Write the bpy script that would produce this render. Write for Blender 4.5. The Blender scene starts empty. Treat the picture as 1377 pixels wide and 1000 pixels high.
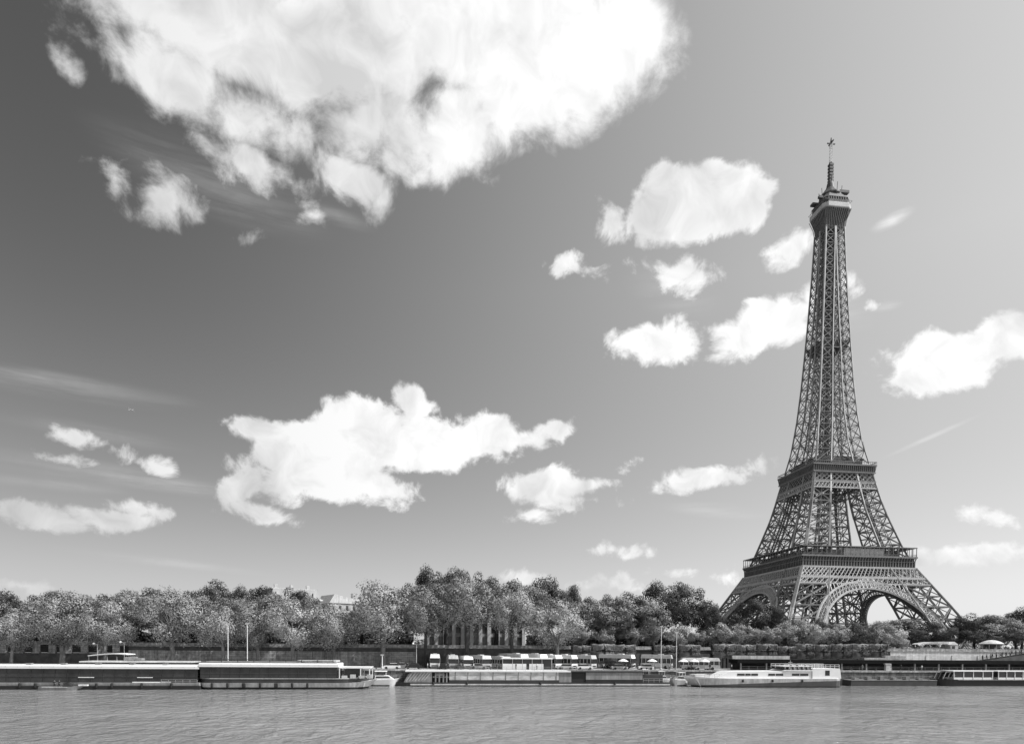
import bpy, math, random
import numpy as np
from mathutils import Vector, Matrix
R = math.radians
sc = bpy.context.scene
COL = sc.collection

# ------------------------------------------------------------------ camera
F_PX, CX, CY = 876.67, 688.5, 884.83          # focal length and principal point of the view, in photo pixels
YAW, PITCH, ROLL = 0.1218, -0.0216, -0.008
CAM = Vector((0.0, 0.0, 10.5))
def _axes():
    f = Vector((0, math.cos(PITCH), math.sin(PITCH)))
    u = Vector((0, -math.sin(PITCH), math.cos(PITCH)))
    x = Vector((1, 0, 0))
    r = x * math.cos(ROLL) - u * math.sin(ROLL)
    u2 = x * math.sin(ROLL) + u * math.cos(ROLL)
    m = Matrix.Rotation(-YAW, 3, 'Z')
    return m @ r, m @ u2, m @ f
AR, AU, AF = _axes()
cd = bpy.data.cameras.new('camera')
cam = bpy.data.objects.new('camera', cd)
COL.objects.link(cam)
cam.matrix_world = Matrix(((AR.x, AU.x, -AF.x, CAM.x), (AR.y, AU.y, -AF.y, CAM.y), (AR.z, AU.z, -AF.z, CAM.z), (0, 0, 0, 1)))
cd.sensor_fit = 'HORIZONTAL'
cd.sensor_width = 36.0
cd.lens = F_PX / 1377 * 36
cd.shift_y = (CY - 500) / 1377
cd.clip_start = 0.5
cd.clip_end = 20000
sc.camera = cam
def ray(px, py):
    return AR * ((px - CX) / F_PX) - AU * ((py - CY) / F_PX) + AF
def P(px, py, Y):
    """world point of the bank plane Y that the survey sighted at (px, py)"""
    d = ray(px, py)
    return CAM + d * (Y / d.y)
def PX(px, Y): return P(px, 880, Y).x
def PZ(py, Y, px=700): return P(px, py, Y).z

# ------------------------------------------------------------------ exposure
sc.view_settings.view_transform = 'Standard'
sc.view_settings.look = 'None'
sc.view_settings.exposure = 0.0
sc.view_settings.gamma = 1.0
sc.view_settings.use_curve_mapping = False
sc.cycles.max_bounces = 6
sc.cycles.diffuse_bounces = 2
sc.cycles.glossy_bounces = 3
sc.cycles.transparent_max_bounces = 8
sc.cycles.caustics_reflective = False
sc.cycles.caustics_refractive = False

# ------------------------------------------------------------------ sun
SUN_AZ, SUN_EL = 109.0, 52.0                   # degrees from +Y towards +X, and above the horizon
sd = bpy.data.lights.new('sun', 'SUN')
sd.energy = 4.8
sd.angle = R(0.6)
sd.color = (1, 1, 1)                           # monochrome photograph
sun = bpy.data.objects.new('sun', sd)
COL.objects.link(sun)
sv = Vector((math.sin(R(SUN_AZ)) * math.cos(R(SUN_EL)), math.cos(R(SUN_AZ)) * math.cos(R(SUN_EL)), math.sin(R(SUN_EL))))
sun.rotation_euler = sv.to_track_quat('Z', 'Y').to_euler()
sun.location = (300, -300, 400)

# ------------------------------------------------------------------ node helper
class NT:
    def __init__(s, tree): s.t = tree; tree.nodes.clear()
    def n(s, kind, **kw):
        o = s.t.nodes.new(kind)
        ins = kw.pop('ins', {})
        for k, v in kw.items(): setattr(o, k, v)
        for k, v in ins.items():
            if isinstance(v, tuple) and len(v) == 2 and hasattr(v[0], 'outputs'):
                s.t.links.new(v[0].outputs[v[1]], o.inputs[k])
            elif hasattr(v, 'outputs'): s.t.links.new(v.outputs[0], o.inputs[k])
            else: o.inputs[k].default_value = v
        return o
    def m(s, op, a, b=0.0, c=None, clamp=False):
        ins = {0: a, 1: b}
        if c is not None: ins[2] = c
        return s.n('ShaderNodeMath', operation=op, use_clamp=clamp, ins=ins)

# ------------------------------------------------------------------ sky with clouds
world = bpy.data.worlds.new('World')
sc.world = world
world.use_nodes = True
try: world.cycles.sampling_method = 'NONE'
except Exception: pass
def azel(px, py):
    d = ray(px, py).normalized()
    return np.array([math.degrees(math.atan2(d.x, d.y)), math.degrees(math.asin(d.z))])
def blob_map(cx, cy, rx, ry, ang):
    """centre, turn and radii (degrees of azimuth and elevation) of one cloud lobe"""
    c = azel(cx, cy)
    J = np.linalg.inv(np.column_stack([azel(cx + 1, cy) - c, azel(cx, cy + 1) - c]))
    a = R(ang)
    Rm = np.array([[math.cos(a), math.sin(a)], [-math.sin(a), math.cos(a)]])
    M = np.diag([1 / rx, 1 / ry]) @ Rm @ J
    U, S, Vt = np.linalg.svd(M)
    if np.linalg.det(Vt) < 0: Vt[1] *= -1
    return c, math.atan2(Vt[0, 1], Vt[0, 0]), 1 / S[0], 1 / S[1]
# lobes: x, y, rx, ry, turn, strength
BIG = [(290, 20, 215, 100, 24, 1), (430, 70, 175, 105, 14, 1), (470, 60, 150, 110, 0, 1), (650, 40, 170, 110, 0, 1), (760, 70, 120, 118, 0, 1.1),
       (832, 50, 76, 96, 0, 1), (612, 175, 58, 74, 0, 1), (700, 130, 80, 66, 0, 1), (235, 100, 110, 58, 42, 1), (340, 160, 120, 46, 22, .9),
       (500, 165, 80, 60, 0, .9), (165, 12, 75, 26, 38, .6), (550, 190, 70, 50, 10, .8)]
WISP = [(340, 216, 74, 30, 38, 1), (390, 244, 56, 24, 38, .8), (474, 242, 56, 36, 18, 1.2), (430, 208, 26, 34, -20, .7), (512, 264, 22, 32, 20, .8), (236, 268, 56, 38, 22, 1.1),
        (150, 236, 34, 16, 55, .6), (98, 88, 14, 42, -32, .75), (325, 320, 16, 13, 0, .5), (422, 292, 22, 10, 10, .6), (280, 200, 70, 30, 40, .5), (600, 215, 44, 40, 10, .8)]
CUM = [(935, 275, 96, 58, -8, 1.2), (958, 238, 34, 30, 0, 1), (885, 300, 44, 34, 0, .8), (1005, 265, 34, 44, 0, .8), (826, 300, 14, 16, 0, .4), (915, 366, 40, 16, 5, .45), (770, 361, 27, 15, 12, .55),
       (882, 462, 56, 32, 0, .9), (1030, 440, 84, 38, -32, 1.1), (1090, 395, 60, 28, -20, .8), (1064, 335, 38, 14, -28, .45), (1176, 412, 9, 4, -10, .6),
       (1268, 488, 98, 46, -12, 1.2), (1350, 452, 62, 38, -12, 1.1),
       (345, 575, 46, 21, 10, 1), (415, 605, 78, 46, -15, 1.2), (485, 575, 72, 44, 10, 1.2), (575, 600, 92, 40, 0, 1.1), (660, 590, 62, 32, 0, 1), (738, 580, 46, 16, -12, .9), (700, 592, 40, 22, 0, .9), (558, 542, 30, 22, 18, .85),
       (440, 645, 120, 32, 4, 1), (470, 622, 62, 26, 0, 1), (385, 640, 50, 26, -20, .9), (525, 657, 52, 15, 4, .8), (325, 655, 48, 24, -35, .8), (345, 690, 56, 13, 12, .9), 
       (740, 650, 62, 22, 0, 1), (722, 662, 52, 15, 10, .8), (795, 650, 52, 18, -5, 1.1), (845, 631, 17, 11, 0, .5), (790, 673, 36, 7, 0, .5), (709, 694, 13, 6, -20, .45),
       (962, 640, 68, 18, -7, 1), (915, 645, 24, 14, 0, .6), (884, 652, 8, 7, 0, .4), (822, 741, 44, 9, 2, .6), (871, 742, 8, 8, 0, .4),
       (98, 591, 42, 13, 12, .7), (82, 620, 34, 11, 10, .7), (218, 632, 18, 10, 22, .6), (160, 606, 9, 6, 20, .3),
       (45, 697, 78, 19, 8, 1), (150, 694, 62, 14, 6, .9), (178, 681, 46, 11, 10, .8), (229, 690, 16, 8, 10, .6),
       (1310, 748, 100, 15, -5, .9), (1240, 750, 30, 12, 0, .5), (1330, 698, 18, 6, 0, .3),
       (700, 776, 40, 9, 0, .6), (812, 784, 44, 10, 0, .7), (905, 772, 26, 7, 0, .5), (975, 778, 22, 6, 0, .5), (40, 792, 70, 12, 5, .6)]
VEIL = [(1200, 296, 34, 10, -28, .45), (1190, 412, 26, 8, -10, .3), (90, 520, 200, 20, 9, .13), (30, 505, 150, 12, 6, .10), (130, 635, 210, 18, 8, .12), (250, 655, 130, 12, 8, .10), (60, 650, 130, 10, 6, .12), (220, 755, 150, 8, 7, .16), (120, 580, 160, 14, 10, .07),
        (1250, 588, 74, 4, -24, .16), (960, 685, 80, 12, 5, .10), (905, 390, 70, 40, 20, .08), (1120, 415, 60, 30, 20, .14), (290, 250, 180, 45, 25, .10), (450, 290, 60, 14, 20, .10)]
def build_world():
    g = NT(world.node_tree)
    co = g.n('ShaderNodeTexCoord')
    dirn = g.n('ShaderNodeVectorMath', operation='NORMALIZE', ins={0: (co, 'Generated')})
    sep = g.n('ShaderNodeSeparateXYZ', ins={0: dirn})
    az = g.m('MULTIPLY', g.m('ARCTAN2', (sep, 0), (sep, 1)), 57.29578)
    el = g.m('MULTIPLY', g.m('ARCSINE', (sep, 2)), 57.29578)
    uv = g.n('ShaderNodeCombineXYZ', ins={0: az, 1: el, 2: 0.0})
    # monochrome clear sky
    sky = g.n('ShaderNodeTexSky', sky_type='NISHITA', sun_disc=False, sun_elevation=R(SUN_EL), sun_rotation=R(SUN_AZ),
              altitude=50.0, air_density=1.0, dust_density=3.0, ozone_density=1.0)
    rgb = g.n('ShaderNodeSeparateColor', ins={0: sky})
    gray = g.m('ADD', g.m('MULTIPLY', (rgb, 0), SKYW[0]), g.m('ADD', g.m('MULTIPLY', (rgb, 1), SKYW[1]), g.m('MULTIPLY', (rgb, 2), SKYW[2])))
    gray = g.m('MULTIPLY', g.m('POWER', gray, SKYG), SKYM)
    # summer haze: a bright band low down and a thin milky layer on the sun's side
    low = g.m('EXPONENT', g.m('MULTIPLY', g.m('MAXIMUM', el, 0.0), -1 / 9.0))
    gray = g.m('ADD', gray, g.m('MULTIPLY', low, HAZE[0]))
    milky = g.n('ShaderNodeMapRange', interpolation_type='SMOOTHSTEP', ins={'Value': az, 'From Min': -30.0, 'From Max': 62.0, 'To Min': 0.0, 'To Max': HAZE[1]})
    milky = g.m('MULTIPLY', milky, g.n('ShaderNodeMapRange', ins={'Value': el, 'From Min': 2.0, 'From Max': 28.0, 'To Min': 0.45, 'To Max': 1.0}))
    gray = g.m('ADD', gray, milky)
    # ragged coordinates
    d3 = g.n('ShaderNodeVectorMath', operation='MULTIPLY', ins={0: dirn, 1: (57.3, 57.3, 57.3)})
    w1 = g.n('ShaderNodeTexNoise', ins={'Vector': d3, 'Scale': 0.26, 'Detail': 3.0, 'Roughness': 0.55})
    w = g.n('ShaderNodeVectorMath', operation='SUBTRACT', ins={0: (w1, 1), 1: (0.5, 0.5, 0.5)})
    w = g.n('ShaderNodeVectorMath', operation='MULTIPLY', ins={0: w, 1: (1.9, 1.4, 0.0)})
    q = g.n('ShaderNodeVectorMath', operation='ADD', ins={0: uv, 1: w})
    def field(lobes, k, after=None):
        acc = None
        qq = q
        if after is not None:
            z = g.m('MULTIPLY', after, 1e-7)
            qq = g.n('ShaderNodeVectorMath', operation='ADD', ins={0: q, 1: g.n('ShaderNodeCombineXYZ', ins={0: z, 1: z, 2: z})})
        for i, (x, y, rx, ry, an, s) in enumerate(lobes):
            if i and i % 20 == 0:      # keeps the shader's stack short: later lobes wait for the earlier ones
                z = g.m('MULTIPLY', acc, 1e-7)
                qq = g.n('ShaderNodeVectorMath', operation='ADD', ins={0: qq, 1: g.n('ShaderNodeCombineXYZ', ins={0: z, 1: z, 2: z})})
            c, rot, sx, sy = blob_map(x, y, rx, ry, an)
            mp = g.n('ShaderNodeMapping', vector_type='TEXTURE', ins={'Vector': qq, 'Location': (c[0], c[1], 0), 'Rotation': (0, 0, rot), 'Scale': (sx, sy, 1)})
            ln = g.n('ShaderNodeVectorMath', operation='LENGTH', ins={0: mp})
            h = k * s * min(rx, ry) ** 0.6
            v = g.m('MULTIPLY_ADD', (ln, 'Value'), -h, h)
            acc = v if acc is None else g.m('SMOOTH_MAX', acc, v, 0.25)
        return acc
    fine = g.n('ShaderNodeTexNoise', ins={'Vector': d3, 'Scale': 0.33, 'Detail': 9.0, 'Roughness': 0.61, 'Distortion': 0.3})
    nz = g.m('SUBTRACT', (fine, 0), 0.5)
    def smooth(v, lo, hi, tlo=0.0, thi=1.0):
        return g.n('ShaderNodeMapRange', interpolation_type='SMOOTHSTEP', ins={'Value': v, 'From Min': lo, 'From Max': hi, 'To Min': tlo, 'To Max': thi})
    fb = g.m('MULTIPLY_ADD', nz, 7.4, field(BIG, 0.32))
    big = smooth(fb, -0.9, 2.0)
    fc = g.m('MULTIPLY_ADD', nz, 7.2, field(CUM, 0.44, fb))
    cum = smooth(fc, -0.35, 1.05)
    fw = g.m('MULTIPLY_ADD', nz, 14.0, field(WISP, 0.62, fc))
    wisp = smooth(fw, -0.4, 4.2, 0.0, 0.95)
    dens = g.m('MAXIMUM', g.m('MAXIMUM', big, cum), wisp)
    # thin veils
    stre = g.n('ShaderNodeTexNoise', noise_dimensions='2D', ins={'Vector': g.n('ShaderNodeMapping', ins={'Vector': uv, 'Rotation': (0, 0, R(9)), 'Scale': (0.10, 1.1, 1)}), 'Scale': 1.0, 'Detail': 5.0, 'Roughness': 0.6})
    veil = None
    for (x, y, rx, ry, an, s) in VEIL:
        c, rot, sx, sy = blob_map(x, y, rx, ry, an)
        mp = g.n('ShaderNodeMapping', vector_type='TEXTURE', ins={'Vector': uv, 'Location': (c[0], c[1], 0), 'Rotation': (0, 0, rot), 'Scale': (sx, sy, 1)})
        ln = g.n('ShaderNodeVectorMath', operation='LENGTH', ins={0: mp})
        v = smooth((ln, 'Value'), 1.15, 0.1, 0.0, s)
        veil = v if veil is None else g.m('ADD', veil, v)
    veil = g.m('MULTIPLY', veil, g.n('ShaderNodeMapRange', ins={'Value': (stre, 0), 'From Min': 0.35, 'From Max': 0.6, 'To Min': 0.4, 'To Max': 1.5}), clamp=True)
    alpha = g.m('MAXIMUM', dens, veil)
    # cloud tone: thick parts a little grey, rims and sun side white
    off = g.n('ShaderNodeVectorMath', operation='ADD', ins={0: d3, 1: (31.0, 7.0, 0)})
    tn = g.n('ShaderNodeTexNoise', ins={'Vector': off, 'Scale': 0.10, 'Detail': 2.0, 'Roughness': 0.5})
    t2 = g.n('ShaderNodeTexNoise', ins={'Vector': off, 'Scale': 0.42, 'Detail': 4.0, 'Roughness': 0.55, 'Distortion': 0.6})
    ts = g.m('MULTIPLY_ADD', (t2, 0), 0.38, g.m('MULTIPLY', (tn, 0), 0.62))
    tone = g.n('ShaderNodeMapRange', ins={'Value': ts, 'From Min': 0.36, 'From Max': 0.56, 'To Min': CL[0], 'To Max': CL[1]})
    side = g.n('ShaderNodeMapRange', ins={'Value': az, 'From Min': -32.0, 'From Max': -2.0, 'To Min': 0.76, 'To Max': 1.0})
    tone = g.m('MULTIPLY', tone, side)
    mix = g.n('ShaderNodeMix', data_type='FLOAT', ins={0: alpha, 2: gray, 3: tone})
    bg = g.n('ShaderNodeBackground', ins={'Strength': 0.1})
    cmb = g.n('ShaderNodeCombineColor', ins={0: mix, 1: mix, 2: mix})
    g.t.links.new(cmb.outputs[0], bg.inputs['Color'])
    g.n('ShaderNodeOutputWorld', ins={'Surface': bg})
HAZE = (5.2, 4.5)
SKYW, SKYG, SKYM, CL = (1.0, 0.0, 0.0), 1.0, 0.88, (6.9, 10.3)
build_world()

# ------------------------------------------------------------------ mesh helpers
rnd = random.Random(7)
class MB:
    def __init__(s): s.v = []; s.f = []
    def quad8(s, p):
        b = len(s.v); s.v += [tuple(q) for q in p]
        for f in ((0, 3, 2, 1), (4, 5, 6, 7), (0, 1, 5, 4), (1, 2, 6, 5), (2, 3, 7, 6), (3, 0, 4, 7)):
            s.f.append(tuple(b + i for i in f))
        return s
    def box(s, x0, x1, y0, y1, z0, z1, rz=0, c=None):
        p = [(x0, y0, z0), (x1, y0, z0), (x1, y1, z0), (x0, y1, z0), (x0, y0, z1), (x1, y0, z1), (x1, y1, z1), (x0, y1, z1)]
        if rz:
            cx, cy = c if c else ((x0 + x1) / 2, (y0 + y1) / 2)
            ca, sa = math.cos(rz), math.sin(rz)
            p = [(cx + (a - cx) * ca - (b - cy) * sa, cy + (a - cx) * sa + (b - cy) * ca, d) for a, b, d in p]
        return s.quad8(p)
    def beam(s, a, b, w, d=None, up=(0, 0, 1)):
        a = Vector(a); b = Vector(b); t = b - a
        if t.length < 1e-5: return s
        t.normalize(); up = Vector(up)
        if abs(t.dot(up)) > 0.97: up = Vector((0, 1, 0))
        u = t.cross(up).normalized() * (w / 2); v = t.cross(u).normalized() * ((d or w) / 2)
        return s.quad8([a - u - v, a + u - v, a + u + v, a - u + v, b - u - v, b + u - v, b + u + v, b - u + v])
    def tube(s, a, b, r0, r1=None, n=8):
        a = Vector(a); b = Vector(b); r1 = r0 if r1 is None else r1
        t = (b - a).normalized(); up = Vector((0, 0, 1)) if abs(t.z) < 0.9 else Vector((0, 1, 0))
        u = t.cross(up).normalized(); v = t.cross(u).normalized(); k = len(s.v)
        for c, r in ((a, r0), (b, r1)):
            for i in range(n):
                q = 2 * math.pi * i / n
                s.v.append(tuple(c + u * (r * math.cos(q)) + v * (r * math.sin(q))))
        for i in range(n):
            j = (i + 1) % n; s.f.append((k + i, k + j, k + n + j, k + n + i))
        s.f.append(tuple(k + i for i in range(n))[::-1]); s.f.append(tuple(k + n + i for i in range(n)))
        return s
    def lathe(s, c, prof, n=16, sx=1, sy=1):
        k = len(s.v)
        for r, z in prof:
            for i in range(n):
                q = 2 * math.pi * i / n
                s.v.append((c[0] + r * sx * math.cos(q), c[1] + r * sy * math.sin(q), c[2] + z))
        for j in range(len(prof) - 1):
            for i in range(n):
                i2 = (i + 1) % n
                s.f.append((k + j * n + i, k + j * n + i2, k + (j + 1) * n + i2, k + (j + 1) * n + i))
        s.f.append(tuple(k + i for i in range(n))[::-1]); s.f.append(tuple(k + (len(prof) - 1) * n + i for i in range(n)))
        return s
    def ico(s, c, r, rx=1, ry=1, rz=1, sub=1, jit=0):
        import bmesh
        bm = bmesh.new(); bmesh.ops.create_icosphere(bm, subdivisions=sub, radius=1)
        k = len(s.v)
        for v in bm.verts:
            j = 1 + (rnd.random() - .5) * jit
            s.v.append((c[0] + v.co.x * r * rx * j, c[1] + v.co.y * r * ry * j, c[2] + v.co.z * r * rz * j))
        for f in bm.faces: s.f.append(tuple(k + v.index for v in f.verts))
        bm.free(); return s
    def prism(s, poly, y0, y1):
        """outline in x,z given thickness along y"""
        k = len(s.v); n = len(poly)
        s.v += [(a, y0, b) for a, b in poly] + [(a, y1, b) for a, b in poly]
        s.f.append(tuple(range(k, k + n))); s.f.append(tuple(range(k + 2 * n - 1, k + n - 1, -1)))
        for i in range(n):
            j = (i + 1) % n; s.f.append((k + i, k + n + i, k + n + j, k + j))
        return s
    def mesh(s, name, mat, smooth=False):
        me = bpy.data.meshes.new(name); me.from_pydata(s.v, [], s.f)
        me.materials.append(mat)
        import bmesh
        bm = bmesh.new(); bm.from_mesh(me); bmesh.ops.recalc_face_normals(bm, faces=bm.faces); bm.to_mesh(me); bm.free()
        if smooth: me.polygons.foreach_set('use_smooth', [True] * len(me.polygons))
        return me
    def build(s, name, mat, parent=None, smooth=False, label=None):
        o = bpy.data.objects.new(name, s.mesh(name, mat, smooth)); COL.objects.link(o)
        if parent is not None: o.parent = parent
        if label: o['label'] = label
        return o
def thing(name, label, cat, loc=(0, 0, 0), rz=0, group=None):
    o = bpy.data.objects.new(name, None); COL.objects.link(o)
    o.empty_display_size = 0.5
    o.location = loc; o.rotation_euler = (0, 0, rz)
    return tag(o, label, cat, group)
def tag(o, label=None, cat=None, group=None, kind=None):
    for k, v in (('label', label), ('category', cat), ('group', group), ('kind', kind)):
        if v: o[k] = v
    return o
def dup(o, parent=None):
    c = o.copy(); COL.objects.link(c)
    if parent is not None: c.parent = parent
    for ch in list(o.children): dup(ch, c)
    return c
def struct(name, mb, mat): return tag(mb.build(name, mat), kind='structure')

# ------------------------------------------------------------------ materials (all neutral: the photograph is monochrome)
def mat(name, v, rough=0.7, spread=0.25, scale=1.0, metal=0.0, spec=0.5, obj_rand=0.0, stretch=(1, 1, 1), bump=0.0, stain=0.0, course=0.0):
    m = bpy.data.materials.new(name); m.use_nodes = True
    g = NT(m.node_tree)
    tc = g.n('ShaderNodeTexCoord')
    mp = g.n('ShaderNodeMapping', ins={'Vector': (tc, 'Object'), 'Scale': stretch})
    nz = g.n('ShaderNodeTexNoise', ins={'Vector': mp, 'Scale': scale, 'Detail': 5.0, 'Roughness': 0.6})
    f = g.n('ShaderNodeMapRange', ins={'Value': (nz, 0), 'From Min': 0.3, 'From Max': 0.7, 'To Min': v * (1 - spread), 'To Max': v * (1 + spread)})
    if course:     # dressed stone courses with recessed joints
        sp = g.n('ShaderNodeSeparateXYZ', ins={0: (tc, 'Object')})
        cv = g.n('ShaderNodeCombineXYZ', ins={0: g.m('ADD', (sp, 0), (sp, 1)), 1: (sp, 2), 2: 0.0})
        br = g.n('ShaderNodeTexBrick', ins={'Vector': cv, 'Color1': (1, 1, 1, 1), 'Color2': (.8, .8, .8, 1), 'Mortar': (1 - course,) * 3 + (1,), 'Scale': 1.0, 'Mortar Size': 0.045, 'Brick Width': 1.5, 'Row Height': 0.55})
        f = g.m('MULTIPLY', f, br)
    if stain:      # rain streaks and grime running down the surface
        m2 = g.n('ShaderNodeMapping', ins={'Vector': (tc, 'Object'), 'Scale': (0.9, 0.9, 0.10)})
        n2 = g.n('ShaderNodeTexNoise', ins={'Vector': m2, 'Scale': 1.6, 'Detail': 5.0, 'Roughness': 0.7})
        f = g.m('MULTIPLY', f, g.n('ShaderNodeMapRange', ins={'Value': (n2, 0), 'From Min': 0.38, 'From Max': 0.62, 'To Min': 1 - stain, 'To Max': 1 + stain * .3}))
    if obj_rand:
        oi = g.n('ShaderNodeObjectInfo')
        f = g.m('MULTIPLY', f, g.n('ShaderNodeMapRange', ins={'Value': (oi, 'Random'), 'To Min': 1 - obj_rand, 'To Max': 1 + obj_rand}))
    c = g.n('ShaderNodeCombineColor', ins={0: f, 1: f, 2: f})
    b = g.n('ShaderNodeBsdfPrincipled', ins={'Base Color': c, 'Roughness': rough, 'Metallic': metal, 'Specular IOR Level': spec})
    if bump:
        bp = g.n('ShaderNodeBump', ins={'Strength': bump, 'Distance': 0.05, 'Height': (nz, 0)})
        g.t.links.new(bp.outputs[0], b.inputs['Normal'])
    g.n('ShaderNodeOutputMaterial', ins={'Surface': b})
    return m
def leaf_mat(name, v, trans=0.35, spread=0.35):
    m = bpy.data.materials.new(name); m.use_nodes = True
    g = NT(m.node_tree)
    tc = g.n('ShaderNodeTexCoord'); oi = g.n('ShaderNodeObjectInfo')
    nz = g.n('ShaderNodeTexNoise', ins={'Vector': (tc, 'Object'), 'Scale': 0.55, 'Detail': 2.0, 'Roughness': 0.5})
    f = g.n('ShaderNodeMapRange', ins={'Value': (nz, 0), 'From Min': 0.32, 'From Max': 0.68, 'To Min': v * (1 - spread), 'To Max': v * (1 + spread)})
    f = g.m('MULTIPLY', f, g.n('ShaderNodeMapRange', ins={'Value': (oi, 'Random'), 'To Min': 0.8, 'To Max': 1.25}))
    c = g.n('ShaderNodeCombineColor', ins={0: f, 1: f, 2: f})
    b = g.n('ShaderNodeBsdfPrincipled', ins={'Base Color': c, 'Roughness': 0.6, 'Specular IOR Level': 0.2})
    t = g.n('ShaderNodeBsdfTranslucent', ins={'Color': c})
    mx = g.n('ShaderNodeMixShader', ins={0: trans, 1: b, 2: t})
    g.n('ShaderNodeOutputMaterial', ins={'Surface': mx})
    return m
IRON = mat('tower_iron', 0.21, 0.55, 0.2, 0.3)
IRON_SUNLIT = mat('tower_iron_sunlit', 0.50, 0.55, 0.15, 0.3)  # lighter copy of the same iron, sunlight put into the colour
IRON_DARK = mat('tower_iron_dark', 0.085, 0.6, 0.2, 0.3)  # darker copy of the same iron, shade of soffits and core in the colour
LIMESTONE = mat('limestone', 0.48, 0.85, 0.35, 0.5, stretch=(1, 1, 2.5), bump=0.3, stain=0.4, course=0.5)
PALE_STONE = mat('pale_stone', 0.55, 0.85, 0.22, 0.35, stretch=(1, 1, 2), bump=0.2, stain=0.28, course=0.35)
QUAY = mat('quay_stone', 0.18, 0.9, 0.4, 0.7, stretch=(1, 1, 3), bump=0.3, stain=0.5, course=0.6)
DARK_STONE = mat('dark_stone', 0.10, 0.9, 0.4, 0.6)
ASPHALT = mat('asphalt', 0.16, 0.9, 0.3, 0.25)
EARTH = mat('park_ground', 0.12, 0.95, 0.3, 0.05)
WHITE = mat('white_paint', 0.82, 0.35, 0.05, 0.8)
OFFWHITE = mat('off_white_paint', 0.58, 0.45, 0.2, 0.5, stain=0.22)
MIDPAINT = mat('grey_paint', 0.27, 0.5, 0.25, 0.5, stain=0.3)
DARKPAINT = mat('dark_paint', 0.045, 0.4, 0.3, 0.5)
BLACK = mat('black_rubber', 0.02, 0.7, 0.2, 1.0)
GLASS = mat('dark_window_glass', 0.035, 0.12, 0.4, 0.3)
TINT = mat('tinted_cabin_glass', 0.045, 0.25, 0.45, 0.35)
CANVAS = mat('white_canvas', 0.80, 0.8, 0.06, 0.5)
STEEL = mat('galvanised_steel', 0.45, 0.45, 0.15, 1.0)
BARK = mat('pale_bark', 0.24, 0.9, 0.4, 1.2, stretch=(1, 1, 0.4))
BARK_DARK = mat('dark_bark', 0.06, 0.9, 0.4, 1.2, stretch=(1, 1, 0.4))
ZINC = mat('zinc_roof', 0.22, 0.5, 0.2, 0.4)
SKIN = mat('skin', 0.35, 0.6, 0.05)
HAIR = mat('hair', 0.03, 0.7, 0.1)
CLOTH_D = mat('dark_clothes', 0.04, 0.9, 0.2, obj_rand=0.4)
CLOTH_L = mat('pale_clothes', 0.5, 0.9, 0.1, obj_rand=0.3)
CLOTH_M = mat('mid_clothes', 0.16, 0.9, 0.1, obj_rand=0.3)
LEAF = {'pale': leaf_mat('silvery_leaves', 0.36, 0.12, 0.32), 'mid': leaf_mat('mid_green_leaves', 0.23, 0.12, 0.4),
        'dark': leaf_mat('dark_green_leaves', 0.085, 0.3, 0.4), 'soft': leaf_mat('soft_green_leaves', 0.36, 0.15, 0.3), 'clip': leaf_mat('clipped_leaves', 0.21, 0.05, 0.4)}

# ------------------------------------------------------------------ river, banks, ground
Q_Y, W_Y = 168.0, 188.0            # quay edge and street retaining wall
PORT_Z, STREET_Z = 3.9, 9.2
def water_material():
    m = bpy.data.materials.new('river_water'); m.use_nodes = True
    g = NT(m.node_tree)
    tc = g.n('ShaderNodeTexCoord')
    def wave(sx, sy, scale, det, rough, rot):
        mp = g.n('ShaderNodeMapping', ins={'Vector': (tc, 'Object'), 'Scale': (sx, sy, 1), 'Rotation': (0, 0, R(rot))})
        return g.n('ShaderNodeTexNoise', ins={'Vector': mp, 'Scale': scale, 'Detail': det, 'Roughness': rough, 'Distortion': 0.6})
    a = wave(1.0, 0.8, 0.36, 3.0, 0.55, 10)
    b = wave(1.0, 0.9, 1.3, 4.0, 0.6, -8)
    c = wave(0.5, 1.0, 0.035, 4.0, 0.6, 20)
    b1 = g.n('ShaderNodeBump', ins={'Strength': 1.0, 'Distance': WAVE[0], 'Height': (a, 0)})
    b2 = g.n('ShaderNodeBump', ins={'Strength': 1.0, 'Distance': WAVE[1], 'Height': (b, 0), 'Normal': b1})
    f = g.n('ShaderNodeMapRange', ins={'Value': (c, 0), 'From Min': 0.3, 'From Max': 0.7, 'To Min': 0.20, 'To Max': 0.31})
    col = g.n('ShaderNodeCombineColor', ins={0: f, 1: f, 2: f})
    rr = g.n('ShaderNodeMapRange', ins={'Value': (c, 0), 'From Min': 0.35, 'From Max': 0.65, 'To Min': 0.04, 'To Max': 0.16})
    p = g.n('ShaderNodeBsdfPrincipled', ins={'Base Color': col, 'Roughness': rr, 'IOR': 1.75, 'Normal': b2})
    g.n('ShaderNodeOutputMaterial', ins={'Surface': p})
    return m
WAVE = (0.9, 0.26)
struct('river_water', MB().box(-900, 1100, -60, Q_Y + 0.5, -0.6, 0.0), water_material())
mb = MB()
prof = [(Q_Y + 1.2, PORT_Z), (W_Y + 0.4, PORT_Z)]
struct('quay_pavement', MB().box(-700, 900, Q_Y + 1.2, W_Y + 0.3, PORT_Z - 1, PORT_Z), mat('quay_paving', 0.30, 0.9, 0.3, 0.2))
rows = [(W_Y + 0.9, STREET_Z), (205, STREET_Z), (225, STREET_Z - 0.2), (262, 6.4), (340, 6.2), (700, 6.0), (2500, 6.0), (9000, 6.0)]
mb = MB(); nx = 2
for y, z in rows: mb.v += [(-6000, y, z), (8000, y, z)]
for i in range(len(rows) - 1): mb.f.append((2 * i, 2 * i + 1, 2 * i + 3, 2 * i + 2))
struct('ground', mb, EARTH)
struct('street', MB().box(-700, 900, W_Y + 3.5, 203, STREET_Z - .2, STREET_Z + 0.02), ASPHALT)
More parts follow.
